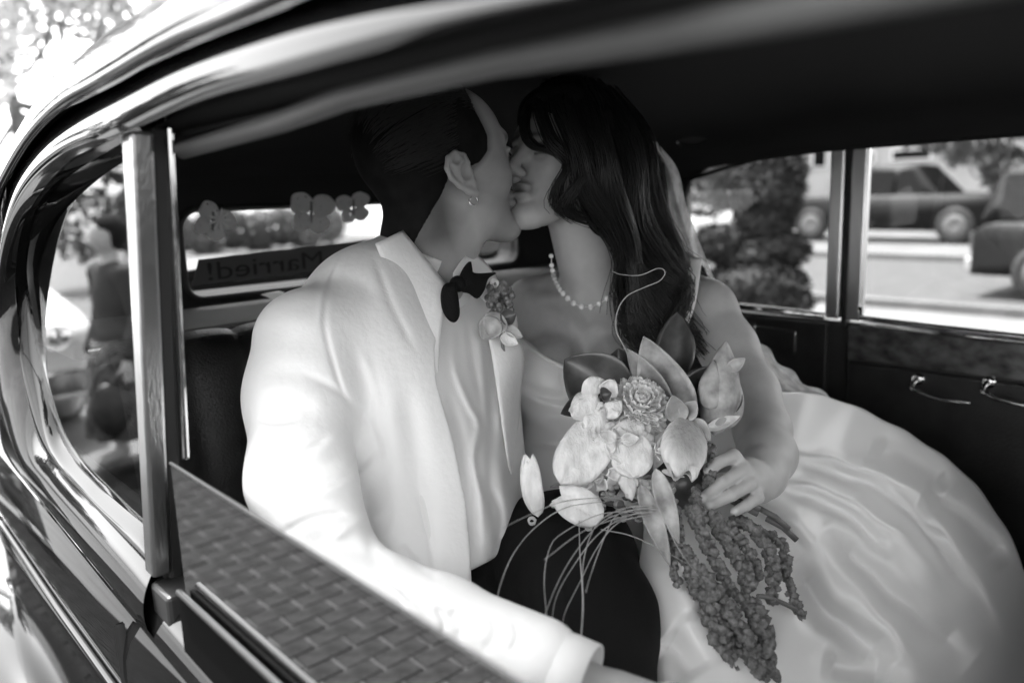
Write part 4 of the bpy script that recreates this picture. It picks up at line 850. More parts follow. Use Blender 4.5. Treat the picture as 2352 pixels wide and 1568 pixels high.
FL = [(Z((460, 560), (700, 620), (930, 690), (1050, 780), (1200, 1000), (1330, 1200), (1400, 1400)), .020, 20), (Z((400, 690), (650, 745), (800, 840), (1000, 965), (1140, 1120), (1300, 1350)), .014, 26), (Z((340, 790), (500, 870), (600, 970), (750, 1140), (900, 1340), (1060, 1540)), .016, 34),
      (Z((800, 560), (1000, 640), (1140, 740)), -.026, 34), (Z((470, 610), (800, 720), (1000, 890), (1150, 1090), (1260, 1260)), -.018, 24), (Z((420, 730), (640, 800), (780, 900), (900, 1040)), -.010, 20), (Z((600, 920), (760, 1060), (950, 1230), (1250, 1480)), -.022, 40), (Z((470, 1040), (600, 1250), (800, 1410), (900, 1500)), -.022, 34), (Z((600, 1480), (700, 1500), (880, 1550)), -.016, 30), (Z((1030, 760), (1250, 900), (1400, 1060)), -.022, 30), (Z((1000, 700), (1180, 790), (1330, 900), (1440, 1010)), .014, 30),
      ([(1560, 1290), (1570, 1360), (1600, 1420)], .012, 44), ([(1520, 1470), (1560, 1500), (1600, 1560)], -.012, 36)]
V = folds(V, [(l_, a_*(3.2 if a_ < 0 else 1.5), w_*(1.0 if a_ < 0 else .75)) for l_, a_, w_ in FL]); V = V+UP*(.0015*np.sin(Vg[:, 0]*.05+Vg[:, 1]*.03))[:, None]
mk('dress_skirt', V, gridf(nu, nv), satin, bride, thick=.002)
# veil: sheer tulle falling behind the hair and arm onto the seat
veilm = bpy.data.materials.new('sheer_tulle'); veilm.use_nodes = True; n_ = veilm.node_tree; n_.nodes.remove(n_.nodes['Principled BSDF'])
tr = n_.nodes.new('ShaderNodeBsdfTransparent'); df = n_.nodes.new('ShaderNodeBsdfDiffuse'); tl = n_.nodes.new('ShaderNodeBsdfTranslucent'); ad = n_.nodes.new('ShaderNodeMixShader'); mx = n_.nodes.new('ShaderNodeMixShader')
df.inputs[0].default_value = (.85,)*3+(1,); tl.inputs[0].default_value = (.85,)*3+(1,); tc_ = n_.nodes.new('ShaderNodeTexCoord'); nz = n_.nodes.new('ShaderNodeTexNoise'); nz.inputs['Scale'].default_value = 45; mr = n_.nodes.new('ShaderNodeMapRange'); mr.inputs[1].default_value = .35; mr.inputs[2].default_value = .65; mr.inputs[3].default_value = .6; mr.inputs[4].default_value = .92
n_.links.new(tc_.outputs['Object'], nz.inputs[0]); n_.links.new(nz.outputs[0], mr.inputs[0]); ad.inputs[0].default_value = .12; n_.links.new(df.outputs[0], ad.inputs[1]); n_.links.new(tl.outputs[0], ad.inputs[2]); n_.links.new(mr.outputs[0], mx.inputs[0]); n_.links.new(tr.outputs[0], mx.inputs[1]); n_.links.new(ad.outputs[0], mx.inputs[2]); n_.links.new(mx.outputs[0], n_.nodes['Material Output'].inputs[0])
A_ = [(1460, 318, 1.40), (1490, 420, 1.43), (1530, 520, 1.45), (1560, 610, 1.49), (1600, 700, 1.53), (1680, 800, 1.52), (1760, 900, 1.50), (1820, 940, 1.50)]
B_ = [(1508, 326, 1.41), (1556, 388, 1.43), (1576, 470, 1.46), (1612, 570, 1.50), (1662, 680, 1.55), (1745, 785, 1.55), (1840, 872, 1.54), (1925, 918, 1.53)]
A_ = smoothline(A_, 70); B_ = smoothline(B_, 70); V = []
for i in range(70):
    for j in range(24):
        t = j/23; q = A_[i]*(1-t)+B_[i]*t; q[2] += .010*math.sin(t*14+i*.06)+.012*t*t; wob = 4*math.sin(i*.9)*max(0, t-.8)*5*(i > 40); V.append(P(q[0]+wob, q[1]-wob, q[2]))
mk('veil', V, gridf(70, 24), veilm, bride)
# hair mass and strands
S = SDF(np.min(pts, 0)-.03, np.max([P(1150, 120, 1.2), P(1750, 900, 1.6), P(1150, 150, 1.65), P(1900, 150, 1.2)], 0), .0045); E = lambda c, r, kk=.02: S.ell(HB.L(*c), np.array(r)*HB.sc, HB.R, kk)
E((-.022, 0, .05), (.108, .088, .096), .02); E((.03, 0, .085), (.07, .07, .05), .03); E((-.07, 0, -.03), (.06, .085, .1), .03); E((-.02, .072, -.005), (.05, .03, .095), .03); E((-.02, -.072, -.005), (.05, .03, .095), .03)
S.chain([P(1400, 330, 1.43), P(1452, 430, 1.45), P(1480, 560, 1.46), P(1515, 660, 1.45), P(1540, 740, 1.43)], [.055, .044, .036, .03, .018], .04); S.chain([P(1490, 480, 1.46), P(1525, 570, 1.47), P(1550, 630, 1.46), P(1545, 720, 1.43)], [.035, .03, .026, .02], .02)
G = HB.local(S.grid().reshape(-1, 3)); f_, s_, u_ = G.T      # opening for the face
face = np.minimum(np.minimum(f_-np.interp(u_, [-.2, -.04, .0, .03, .06, .085, .12], [.012, .018, .03, .05, .07, .10, .14]), .075-u_), .6)
far_ = np.sqrt((f_+.0)**2+s_**2); face = np.where(far_ > .16, -1, face); S.D = np.maximum(S.D, (face*HB.sc).reshape(S.D.shape).astype(np.float32))
V, F = S.mesh(); V = V+noise3(V, 60, 5)[:, None]*.003*unit(FW); bh = mk('hair', V, F, hairm, bride)
r = np.random.default_rng(11); PT = []
guides = [([(1262, 190, 1.33), (1218, 235, 1.29), (1204, 285, 1.265), (1222, 332, 1.25), (1268, 352, 1.24), (1300, 388, 1.238), (1296, 440, 1.24), (1290, 470, 1.245), (1306, 492, 1.25), (1330, 512, 1.26)], 70, 9, .004),
    ([(1270, 188, 1.33), (1240, 240, 1.27), (1262, 310, 1.235), (1310, 370, 1.228), (1322, 430, 1.235), (1318, 480, 1.25), (1350, 500, 1.27), (1378, 505, 1.28)], 90, 12, .005),
    ([(1290, 186, 1.33), (1290, 250, 1.245), (1330, 350, 1.225), (1352, 440, 1.24), (1400, 540, 1.29), (1448, 620, 1.32), (1462, 700, 1.33), (1450, 780, 1.33)], 150, 20, .008),
    ([(1320, 188, 1.34), (1360, 270, 1.25), (1395, 390, 1.24), (1410, 500, 1.27), (1440, 590, 1.31), (1490, 660, 1.32), (1520, 740, 1.31), (1540, 820, 1.30)], 190, 26, .01),
    ([(1350, 195, 1.36), (1420, 285, 1.29), (1455, 410, 1.29), (1465, 520, 1.31), (1500, 610, 1.34), (1555, 670, 1.34), (1545, 750, 1.33), (1590, 840, 1.30)], 190, 26, .01),
    ([(1380, 208, 1.39), (1468, 310, 1.35), (1488, 420, 1.36), (1502, 520, 1.38), (1545, 585, 1.40), (1575, 640, 1.39), (1560, 710, 1.37), (1600, 800, 1.33), (1612, 845, 1.32)], 170, 22, .01),
    ([(1400, 220, 1.42), (1490, 330, 1.42), (1508, 450, 1.44), (1538, 540, 1.45), (1572, 590, 1.44), (1590, 625, 1.43), (1570, 690, 1.41)], 110, 14, .01),
    ([(1405, 480, 1.31), (1432, 560, 1.33), (1472, 620, 1.35), (1465, 690, 1.36), (1458, 780, 1.36), (1480, 840, 1.34)], 90, 14, .008)]
for gi, (gl, cnt_, sp, dsp) in enumerate(guides):
    base = smoothline(np.array(gl, float), 22)
    gph = r.uniform(0, 6.28)
    for k in range(int(cnt_*3.4)):
        o0 = r.normal(size=2)*sp*.55; o1 = r.normal(size=2)*sp; ph = r.uniform(0, 6.28); am = r.uniform(1, 6); fq = r.uniform(1.2, 2.6); Q = base.copy(); t = np.linspace(0, 1, 22); dd = r.normal()*dsp
        n_e = int(22*r.uniform(.72, 1.0)); Q[:, 0] += o0[0]*(1-t)+o1[0]*t+am*np.sin(fq*6.28*t+ph)*t; Q[:, 1] += o0[1]*(1-t)*.5+o1[1]*t*.6+am*.5*np.cos(fq*6.28*t+ph)*t; wv = np.clip(t*2.2-.6, 0, 1); Q[:, 0] += (13+sp*.6)*np.sin(gph+t*13+o1[0]*.02)*wv; Q[:, 1] += 5*np.cos(gph+t*13)*wv; Q[:, 2] += dd*t-.002+.010*np.cos(gph+t*13+o1[0]*.02)*wv
        Q = resample(Q[:n_e], 22); PT.append(EYE+(FW+RT*((Q[:, :1]-CX)/FPX)-UP*((Q[:, 1:2]-CY)/FPX))*Q[:, 2:])
mk('hair_strands', *strands_mesh(PT, np.linspace(.0011, .0005, 22)), hairs, bh)
# pearl necklace (each bead a part)
nl = smoothline(np.array([(1266, 588), (1268, 615), (1276, 645), (1292, 672), (1316, 696), (1344, 706), (1372, 700), (1396, 684), (1414, 662), (1428, 634), (1434, 610)], float), 46)
nk = thing('pearl_necklace', hit(bb, 1344, 706, 1.35), 'single strand of small white pearls round the neck of the person in the wedding dress', 'necklace')
pm = M('pearl', .92, .2, coat=.6, spec=.6); pme = None
nl3 = resample(np.array([hit(bb, a_, b_, 1.37)-unit(ray(a_, b_))*.003 for a_, b_ in nl]), 36)
for i, q in enumerate(nl3):
    rr = .0054-.0022*abs(i/35-.5)
    if pme is None: V, F = ballv((0, 0, 0), .0054, 12, 8); ob = mk('pearl', V, F, pm, None); ob.parent = nk; pme = ob.data
    else: ob = bpy.data.objects.new('pearl', pme); COL.objects.link(ob); ob.parent = nk
    ob.location = tuple(q-root_loc(nk)); ob.scale = (rr/.0054,)*3
tube('thread', nl3, .0008, pm, nk, n=5)
# ================================================================== bouquet
bq = thing('bridal_bouquet', P(1600, 1150, 1.06), 'loose bridal bouquet of pale anthuriums, dahlia, calla lilies and drooping amaranth held in one hand', 'bouquet')
petal_w = M('white_petal', .74, .55, noise=((70, 70, 30), .6, .84), sss=.1, attr='tone', bump=((160, 160, 50), .35)); petal_g = M('mottled_petal', .4, .5, noise=(42, .2, .55), attr='tone'); petal_d = M('dark_petal', .06, .35, noise=(30, .03, .10), attr='tone', coat=.2)
stem_m = M('green_stem', .12, .5, noise=(30, .08, .18)); grass_m = M('grass_blade', .36, .45, noise=(20, .25, .5)); amar = M('amaranth_bloom', .24, .95, spec=.1, noise=(160, .13, .36), bump=(700, .6))
def petal(base, tip, wid, cup=.2, bend=0.0, d0=1.06, d1=None, notch=0.0, twist=0.0, nu=16, nv=11, curl=0.0, rim=1.0, heart=0.0, wave=0.0, pw=.75, seed=0, mid=0.0):
    """one petal or spathe: base and tip given as (x, y) with distances; wid = full width in the same units"""
    d1 = d0 if d1 is None else d1; b = P(base[0], base[1], d0); t = P(tip[0], tip[1], d1); ax = t-b; L = np.linalg.norm(ax); ax = ax/L; vw = unit(EYE-(b+t)/2); sd = unit(np.cross(ax, vw)); sd = unit(sd*math.cos(twist)+np.cross(ax, sd)*math.sin(twist)); nm = np.cross(sd, ax); W_ = wid*(d0+d1)/2/FPX; V = []; A_ = []
    for i in range(nu):
        u = i/(nu-1); w = W_*.5*(math.sin(math.pi*min(1, u**pw))**.8 if heart == 0 else ((1-abs(2*min(1, .06+.94*u)-1)**2.5)**.62))*(1-notch*u)
        for j in range(nv):
            v = -1+2*j/(nv-1); back = heart*L*.16*abs(v)*(1-u)**3
            q = b+ax*(L*u-back)+sd*w*v+nm*(cup*w*(v*v-.4)-mid*w*max(0, 1-abs(v)*2.2)**2+bend*L*math.sin(math.pi*u)+curl*L*max(0, u-.6)**2*3+wave*W_*math.sin(9*u+3*v+seed)*abs(v))
            V.append(q); A_.append(1-(1-rim)*(1-abs(v)**2)*(math.sin(math.pi*min(1, u*1.05))))
    return np.array(V), gridf(nu, nv), np.array(A_)
def put_petal(name, mat, parent, th=.0012, **k):
    V, F, A_ = petal(**k); return mk(name, V, F, mat, parent, attr=A_, thick=th)
# big white anthurium spathes and their spadices
def anth(base, tip, wid, **k):
    o = put_petal('anthurium', petal_w, bq, base=base, tip=tip, wid=wid, heart=1.0, mid=.22, **k); d0 = k.get('d0', 1.06)
    return o
anth((1392, 970), (1288, 1112), 118, d0=1.05, d1=1.02, cup=-.15, bend=.03, wave=.07); anth((1480, 990), (1400, 1052), 100, d0=1.05, d1=1.03, cup=-.12, bend=.06, wave=.08, seed=2)
anth((1452, 1010), (1452, 1098), 96, d0=1.035, d1=1.02, cup=-.18, bend=.05, wave=.08, seed=4); put_petal('petal', petal_w, bq, base=(1430, 1060), tip=(1452, 1150), wid=44, d0=1.04, d1=1.02, cup=-.5, curl=.15)
anth((1215, 1062), (1236, 1186), 56, d0=1.03, d1=1.02, cup=-.5, bend=.12, twist=.5); put_petal('petal', petal_w, bq, base=(1222, 1110), tip=(1206, 1042), wid=30, d0=1.03, d1=1.03, cup=.6, curl=.2)
anth((1290, 1140), (1385, 1190), 84, d0=1.0, d1=.985, cup=-.2, bend=.05, wave=.06, seed=1); put_petal('petal', petal_w, bq, base=(1330, 1140), tip=(1262, 1160), wid=28, d0=1.01, d1=1.0, cup=.5)
for (x, y) in ((1222, 1192), (1352, 1205)):
    t_ = np.linspace(0, 4.2*math.pi, 40); tube('tendril', [P(x+9*math.cos(t)*(1-.3*t/13), y+8*math.sin(t)+t*.6, 1.0) for t in t_], .0011, grass_m, bq, n=5)
r = np.random.default_rng(77)
for (x, y, n_, sz, dd) in ((1420, 1010, 5, 42, 1.04), (1345, 1000, 5, 40, 1.055), (1500, 1040, 5, 36, 1.045), (1392, 1096, 5, 36, 1.04), (1468, 1120, 5, 32, 1.04), (1330, 1108, 4, 34, 1.05), (1510, 1120, 5, 30, 1.045)):
    a0 = r.uniform(0, 6.28)
    for k in range(n_):
        a_ = a0+6.283*k/n_+r.normal()*.2; L_ = sz*r.uniform(.8, 1.25); put_petal('small_petal', (petal_w, petal_w, petal_g)[k % 3] if y > 1090 else petal_w, bq, base=(x+5*math.cos(a_), y+5*math.sin(a_)), tip=(x+L_*math.cos(a_), y+L_*.8*math.sin(a_)), wid=sz*r.uniform(.7, 1.0), d0=dd-.012, d1=dd-.004+r.normal()*.006, cup=.5, curl=.2, wave=.1, seed=k, nu=9, nv=7, rim=.75)
# orchids at the top left of the bunch
for (b, t, w, kw) in (((1372, 905), (1352, 868), 60, dict(cup=-.4)), ((1372, 905), (1312, 962), 66, dict(cup=-.5, curl=.25)), ((1385, 925), (1345, 985), 76, dict(cup=-.4)), ((1390, 910), (1412, 868), 46, dict(cup=.5, curl=.3)), ((1392, 925), (1420, 955), 60, dict(cup=-.4)), ((1360, 930), (1302, 945), 40, dict(cup=.6, curl=.3))):
    put_petal('orchid_petal', petal_w, bq, base=b, tip=t, wid=w, d0=1.065, d1=1.045, wave=.06, **kw)
put_petal('orchid_throat', petal_d, bq, base=(1380, 908), tip=(1404, 902), wid=34, d0=1.05, d1=1.045, cup=.8)
# dahlia: rows of petals over a dome, each petal a sub-part
dc = P(1462, 938, 1.085); dah = mk('dahlia', *ballv(dc, .024, 16, 12), petal_w, bq, attr=np.full(16*13, .9)); dax = unit(-FW*.75+UP*.55+RT*.1); da = unit(np.cross(dax, UP)); db = np.cross(dax, da)
r = np.random.default_rng(5)
for ring, (cnt_, rr_, hh_, tilt, L_) in enumerate(((5, .003, .030, 78, .012), (9, .008, .029, 66, .015), (13, .013, .027, 54, .018), (16, .018, .023, 40, .020), (19, .023, .017, 25, .022), (20, .027, .009, 8, .023), (20, .029, .0, -12, .022), (18, .028, -.01, -35, .02))):
    for k in range(cnt_):
        a_ = 2*math.pi*(k+.5*(ring % 2))/cnt_+r.normal()*.06; tl_ = math.radians(tilt+r.normal()*6); rad_ = da*math.cos(a_)+db*math.sin(a_); dv_ = rad_*math.cos(tl_)+dax*math.sin(tl_); nm_ = dax*math.cos(tl_)-rad_*math.sin(tl_); tg_ = np.cross(nm_, dv_); base = dc+rad_*rr_+dax*hh_*.8; V = []
        for i in range(6):
            u = i/5; w = .0072*(1-abs(2*(.12+.86*u)-1)**2.4)**.6
            for j in range(5): v = -1+j/2; V.append(base+dv_*(L_*(u-.25))+tg_*w*v+nm_*(.0035*v*v+.003*u*u))
        mk('petal', V, gridf(6, 5), petal_w, dah, attr=np.full(30, r.uniform(.82, 1.05)), thick=.0005)
# slipper orchid / tulip-shaped bloom with pale rim
V = []; A_ = []
ax0, ax1 = P(1575, 965, 1.045), P(1566, 1092, 1.01); axd = unit(ax1-ax0); L = np.linalg.norm(ax1-ax0); s1 = unit(np.cross(axd, FW)); s2 = np.cross(axd, s1)
for i in range(20):
    u = i/19; w = .030*(math.sin(math.pi*(.10+.80*u))**.7)
    for j in range(28): t = 2*math.pi*j/28; V.append(ax0+axd*(L*u+(.006*math.cos(3*t) if i > 16 else 0))+w*(math.cos(t)*s1+.62*math.sin(t)*s2)); A_.append(np.clip(.42+.58*abs(math.cos(t))**3+.62*max(0, u-.55)*1.6, 0, 1.05))
mk('slipper_orchid', V, gridf(20, 28, cv=True), petal_w, bq, attr=A_, thick=.001)
for (b, t, w) in (((1560, 970), (1545, 905), 52), ((1585, 965), (1632, 1010), 44), ((1555, 975), (1500, 1080), 40), ((1568, 960), (1600, 920), 44)): put_petal('orchid_petal', petal_g, bq, base=b, tip=t, wid=w, d0=1.04, d1=1.03, cup=.5, curl=.2, rim=.6)
put_petal('petal', petal_w, bq, base=(1520, 1080), tip=(1572, 1095), wid=14, d0=1.03, d1=1.02, cup=.4)
# calla lilies and mottled spathes rising behind
put_petal('calla_spathe', petal_g, bq, base=(1560, 985), tip=(1478, 772), wid=128, d0=1.09, d1=1.12, cup=.55, bend=-.08, rim=.75, pw=.62)
put_petal('calla_spathe', petal_g, bq, base=(1540, 950), tip=(1440, 800), wid=62, d0=1.10, d1=1.13, cup=.7, bend=.05, rim=.5)
put_petal('dark_spathe', petal_d, bq, base=(1450, 940), tip=(1296, 826), wid=150, d0=1.12, d1=1.14, cup=.5, bend=.08, pw=.9); put_petal('dark_spathe', petal_d, bq, base=(1450, 950), tip=(1420, 800), wid=150, d0=1.14, d1=1.16, cup=.5)
put_petal('dark_spathe', petal_d, bq, base=(1380, 910), tip=(1288, 950), wid=60, d0=1.11, d1=1.10, cup=.6); put_petal('dark_spathe', petal_d, bq, base=(1610, 980), tip=(1640, 840), wid=150, d0=1.12, d1=1.16, cup=.9, bend=.05); put_petal('dark_spathe', petal_d, bq, base=(1600, 960), tip=(1560, 850), wid=90, d0=1.14, d1=1.17, cup=.6)
put_petal('dark_spathe', petal_d, bq, base=(1545, 880), tip=(1556, 716), wid=90, d0=1.16, d1=1.18, cup=.8, bend=.1)
put_petal('pitcher_bloom', petal_g, bq, base=(1640, 1000), tip=(1668, 782), wid=92, d0=1.09, d1=1.11, cup=-.9, bend=.04, rim=1.0, wave=.03, pw=.8); put_petal('pitcher_bloom', petal_g, bq, base=(1630, 940), tip=(1640, 826), wid=60, d0=1.08, d1=1.10, cup=-.7, wave=.05); put_petal('pitcher_bloom', petal_g, bq, base=(1660, 985), tip=(1690, 860), wid=70, d0=1.095, d1=1.11, cup=-.6, wave=.05)
put_petal('pitcher_lip', petal_g, bq, base=(1672, 850), tip=(1712, 822), wid=30, d0=1.095, d1=1.09, cup=.6, curl=.3)
put_petal('petal', petal_w, bq, base=(1620, 985), tip=(1700, 955), wid=26, d0=1.08, d1=1.09, cup=.7)
# filler: small buds, leaves and stems in the middle
r = np.random.default_rng(8)
for k in range(46):
    x, y = r.uniform(1370, 1560), r.uniform(1090, 1190); y = y+(x-1370)*.05; s = r.uniform(7, 16); V, F = ballv(P(x, y, r.uniform(1.02, 1.07)), px2m(s, 1.04)*np.array([1, .8, .7]), 9, 7); mk('bud', V, F, (petal_g, petal_w, stem_m, petal_g)[k % 4], bq, attr=np.full(len(V), r.uniform(.5, 1)))
for k in range(30):
    x, y = r.uniform(1260, 1560), r.uniform(1085, 1170); a_ = r.uniform(-2.8, .4); L_ = r.uniform(30, 70); put_petal('leaf', (stem_m, petal_g, petal_d)[k % 3], bq, base=(x, y), tip=(x+L_*math.cos(a_), y-L_*.4*math.sin(a_)), wid=r.uniform(10, 20), d0=r.uniform(1.04, 1.08), cup=.5)
V, F = ballv(P(1545, 1105, 1.10), (.045, .04, .04), 16, 12); mk('bouquet_core', V, F, petal_d, bq, attr=np.ones(len(V)))
for (x, y, t) in ((1505, 1075, (1560, 1250)), (1470, 1110, (1540, 1300))): put_petal('leaf', petal_g, bq, base=(x, y), tip=t, wid=44, d0=1.0, d1=.97, cup=.6, bend=.1)
for (x0, y0, x1, y1) in ((1740, 1165, 1812, 1215), (1760, 1190, 1830, 1240), (1690, 1180, 1770, 1245), (1600, 1120, 1745, 1170), (1560, 1100, 1740, 1180)): tube('stem', [P(x0, y0, 1.075), P((x0+x1)/2+4, (y0+y1)/2-4, 1.07), P(x1, y1, 1.065)], .0042, stem_m, bq, n=8)
# long grasses arching down over the trousers
gl = [[(1520, 1165), (1450, 1172), (1380, 1200), (1320, 1270), (1280, 1340), (1248, 1420)], [(1520, 1172), (1440, 1185), (1370, 1230), (1310, 1310), (1278, 1370), (1266, 1430)], [(1510, 1160), (1430, 1168), (1370, 1205), (1340, 1290), (1340, 1400), (1334, 1480)], [(1500, 1180), (1420, 1200), (1370, 1260), (1335, 1330), (1300, 1400), (1290, 1440)], [(1490, 1170), (1400, 1195), (1330, 1225), (1250, 1285)],
      [(1480, 1175), (1380, 1180), (1290, 1225), (1262, 1260), (1250, 1330), (1256, 1420)], [(1400, 1150), (1300, 1165), (1230, 1210), (1180, 1270), (1150, 1340), (1138, 1400)], [(1420, 1140), (1300, 1150), (1220, 1180), (1155, 1212)], [(1490, 1165), (1420, 1180), (1390, 1230), (1360, 1310), (1345, 1360)], [(1330, 1195), (1332, 1270), (1338, 1380), (1332, 1490)], [(1520, 1180), (1560, 1262), (1610, 1330)], [(1380, 1215), (1450, 1230), (1520, 1262), (1580, 1295)]]
for i, g in enumerate(gl):
    n_ = 30; Q = smoothline(np.array([(x, y, .985-(.17*k/(len(g)-1) if g[-1][0] < 1450 else .03)) for k, (x, y) in enumerate(g)], float), n_); tube('grass_blade', [P(*q) for q in Q], np.interp(np.linspace(0, 1, n_), [0, .3, 1], [.0005, .0007, .0003]), grass_m, bq, n=5)
Q = smoothline(np.array([(1452, 870, 1.11), (1440, 810, 1.12), (1416, 760, 1.14), (1418, 715, 1.16), (1440, 680, 1.17), (1480, 660, 1.17), (1515, 645, 1.165), (1528, 625, 1.16), (1512, 616, 1.16), (1470, 632, 1.17), (1425, 630, 1.18), (1405, 622, 1.18)]), 60); tube('tendril', [P(*q) for q in Q], np.linspace(.0012, .0006, 60), stem_m if False else grass_m, bq, n=6)
# drooping amaranth: knobbly tassels, each one part
def tassel(path, r0, r1, seed):
    rr = np.random.default_rng(seed); Q = smoothline(np.array(path, float), 60); C3 = np.array([P(*q) for q in Q]); ln = np.linalg.norm(np.diff(C3, axis=0), axis=1).sum(); n_ = int(ln/.0021); C3 = resample(C3, n_)
    rad = np.linspace(r0, r1, n_); a_ = rr.uniform(0, 6.28, n_); c = C3+(rad*.75)[:, None]*(np.cos(a_)[:, None]*RT+np.sin(a_)[:, None]*(UP*.4-FW*.9)); s = rad*rr.uniform(.45, .95, n_); s[-1] = r1
    V, F = balls_mesh(c, s*.92, seed, .17, 9, 7); Vt, Ft = tubev(C3[::3], rad[::3]*.55, 7, cap=False); V = np.concatenate([V, np.array(Vt)]); F = np.concatenate([F, np.array(Ft)+len(V)-len(Vt)]); return mk('amaranth_tassel', V, F, amar, bq)
T_ = [([(1535, 1150, 1.0), (1550, 1225, .985), (1580, 1285, .97), (1630, 1345, .96), (1680, 1410, .955), (1722, 1480, .95), (1750, 1620, .95)], .0105, .0125), ([(1585, 1160, .99), (1606, 1215, .985), (1640, 1280, .98), (1672, 1340, .975), (1690, 1372, .97)], .010, .008), ([(1640, 1185, 1.01), (1672, 1250, 1.0), (1706, 1300, .99), (1718, 1352, .985)], .010, .010),
      ([(1690, 1192, 1.03), (1740, 1222, 1.02), (1768, 1275, 1.01), (1778, 1340, 1.0), (1768, 1378, .995)], .0105, .009), ([(1745, 1212, 1.04), (1796, 1250, 1.03), (1806, 1320, 1.015), (1822, 1375, 1.005), (1838, 1410, 1.0)], .007, .0085), ([(1565, 1260, .975), (1592, 1320, .965), (1630, 1400, .955), (1662, 1490, .945), (1690, 1620, .945)], .010, .014), ([(1722, 1375, .98), (1745, 1425, .97), (1756, 1490, .965), (1752, 1620, .96)], .012, .016),
      ([(1625, 1112, 1.05), (1636, 1055, 1.055), (1628, 1022, 1.06)], .009, .007), ([(1592, 1120, 1.02), (1600, 1160, 1.005), (1610, 1200, .995)], .007, .008), ([(1668, 1205, 1.01), (1716, 1262, 1.0), (1752, 1322, .995)], .008, .008), ([(1552, 1250, .985), (1548, 1300, .975), (1560, 1340, .97)], .008, .006), ([(1640, 1370, .97), (1668, 1430, .96), (1700, 1520, .955), (1722, 1620, .955)], .010, .014)]
for i, (p_, a_, b_) in enumerate(T_): tassel(p_, a_*.8, b_*.8, 20+i)
tube('stem', [P(*q) for q in smoothline(np.array([(1840, 1405, 1.0), (1800, 1385, .99), (1760, 1370, .985), (1740, 1368, .98)], float), 20)], .003, stem_m, bq, n=7)

# ================================================================== buttonhole flower on the far lapel
bo = thing('boutonniere', P(1150, 720, 1.2), 'small buttonhole of textured bloom and veined leaves on the ivory lapel', 'boutonniere')
r = np.random.default_rng(31); mb = MB()
for k in range(120):
    d = r.normal(size=3); d /= np.linalg.norm(d); c = P(1148, 690, 1.195)+(d*np.array([1, 1, 1.25]))*.022*r.uniform(.55, 1); Vb, Fb = ballv(c, r.uniform(.0025, .006), 6, 5); mb.add(Vb, Fb)
mb.build('bloom', amar, bo)
for (b, t, w, m_) in (((1140, 730), (1108, 780), 56, petal_g), ((1150, 720), (1120, 770), 60, petal_g), ((1150, 735), (1185, 720), 40, petal_d), ((1160, 750), (1200, 775), 26, petal_g), ((1140, 660), (1130, 640), 22, petal_w), ((1150, 770), (1190, 790), 30, petal_w)): put_petal('leaf', m_, bo, base=b, tip=t, wid=w, d0=1.185, d1=1.19, cup=.5)
tube('stem', [P(1150, 740, 1.19), P(1155, 800, 1.2), P(1160, 830, 1.205)], .003, stem_m, bo, n=6)

# ================================================================== things in and behind the rear window
sgm = M('sign_card', .03, .8, trans=0.0); sgn = thing('just_married_sign', (1.0, 1.635, 1.515), 'long dark paper banner lettered Married! fixed inside the rear window', 'sign')
mk('card', [(.606, 1.636, 1.485), (1.36, 1.636, 1.497), (1.372, 1.636, 1.562), (.624, 1.636, 1.537)], [(0, 1, 2, 3)], M('banner_paper', .07, .8), sgn, smooth=False, thick=.001)
cu = bpy.data.curves.new('lettering', 'FONT'); cu.body = 'Married!'; cu.size = .072; cu.extrude = .0006; cu.align_x = 'RIGHT'; to = bpy.data.objects.new('lettering', cu); COL.objects.link(to)
dg = bpy.context.evaluated_depsgraph_get(); tm = bpy.data.meshes.new_from_object(to.evaluated_get(dg)); co = np.array([v.co[:] for v in tm.vertices]); fc = [tuple(p_.vertices) for p_ in tm.polygons]; bpy.data.objects.remove(to)
wd = co[:, 0].max()-co[:, 0].min()      # read from behind the car: mirrored from inside; its exclamation mark is nearest to us
Lx = .640+(co[:, 0].max()-co[:, 0])*1.1; Lz = 1.4925+co[:, 1]*.74+(Lx-.63)*.022; mk('lettering', np.stack([Lx, np.full(len(Lx), 1.6345)+co[:, 2], Lz], 1), fc, M('banner_ink', .008, .7), sgn, smooth=False)
lace = bpy.data.materials.new('lace_wing'); lace.use_nodes = True; n_ = lace.node_tree; b_ = n_.nodes['Principled BSDF']; b_.inputs['Base Color'].default_value = (.6, .6, .6, 1); b_.inputs['Roughness'].default_value = .8; vt = n_.nodes.new('ShaderNodeTexVoronoi'); vt.inputs['Scale'].default_value = 110; tc_ = n_.nodes.new('ShaderNodeTexCoord'); n_.links.new(tc_.outputs['Object'], vt.inputs['Vector']); cr = n_.nodes.new('ShaderNodeMapRange'); cr.inputs[1].default_value = .12; cr.inputs[2].default_value = .2; n_.links.new(vt.outputs[0], cr.inputs[0]); n_.links.new(cr.outputs[0], b_.inputs['Alpha'])
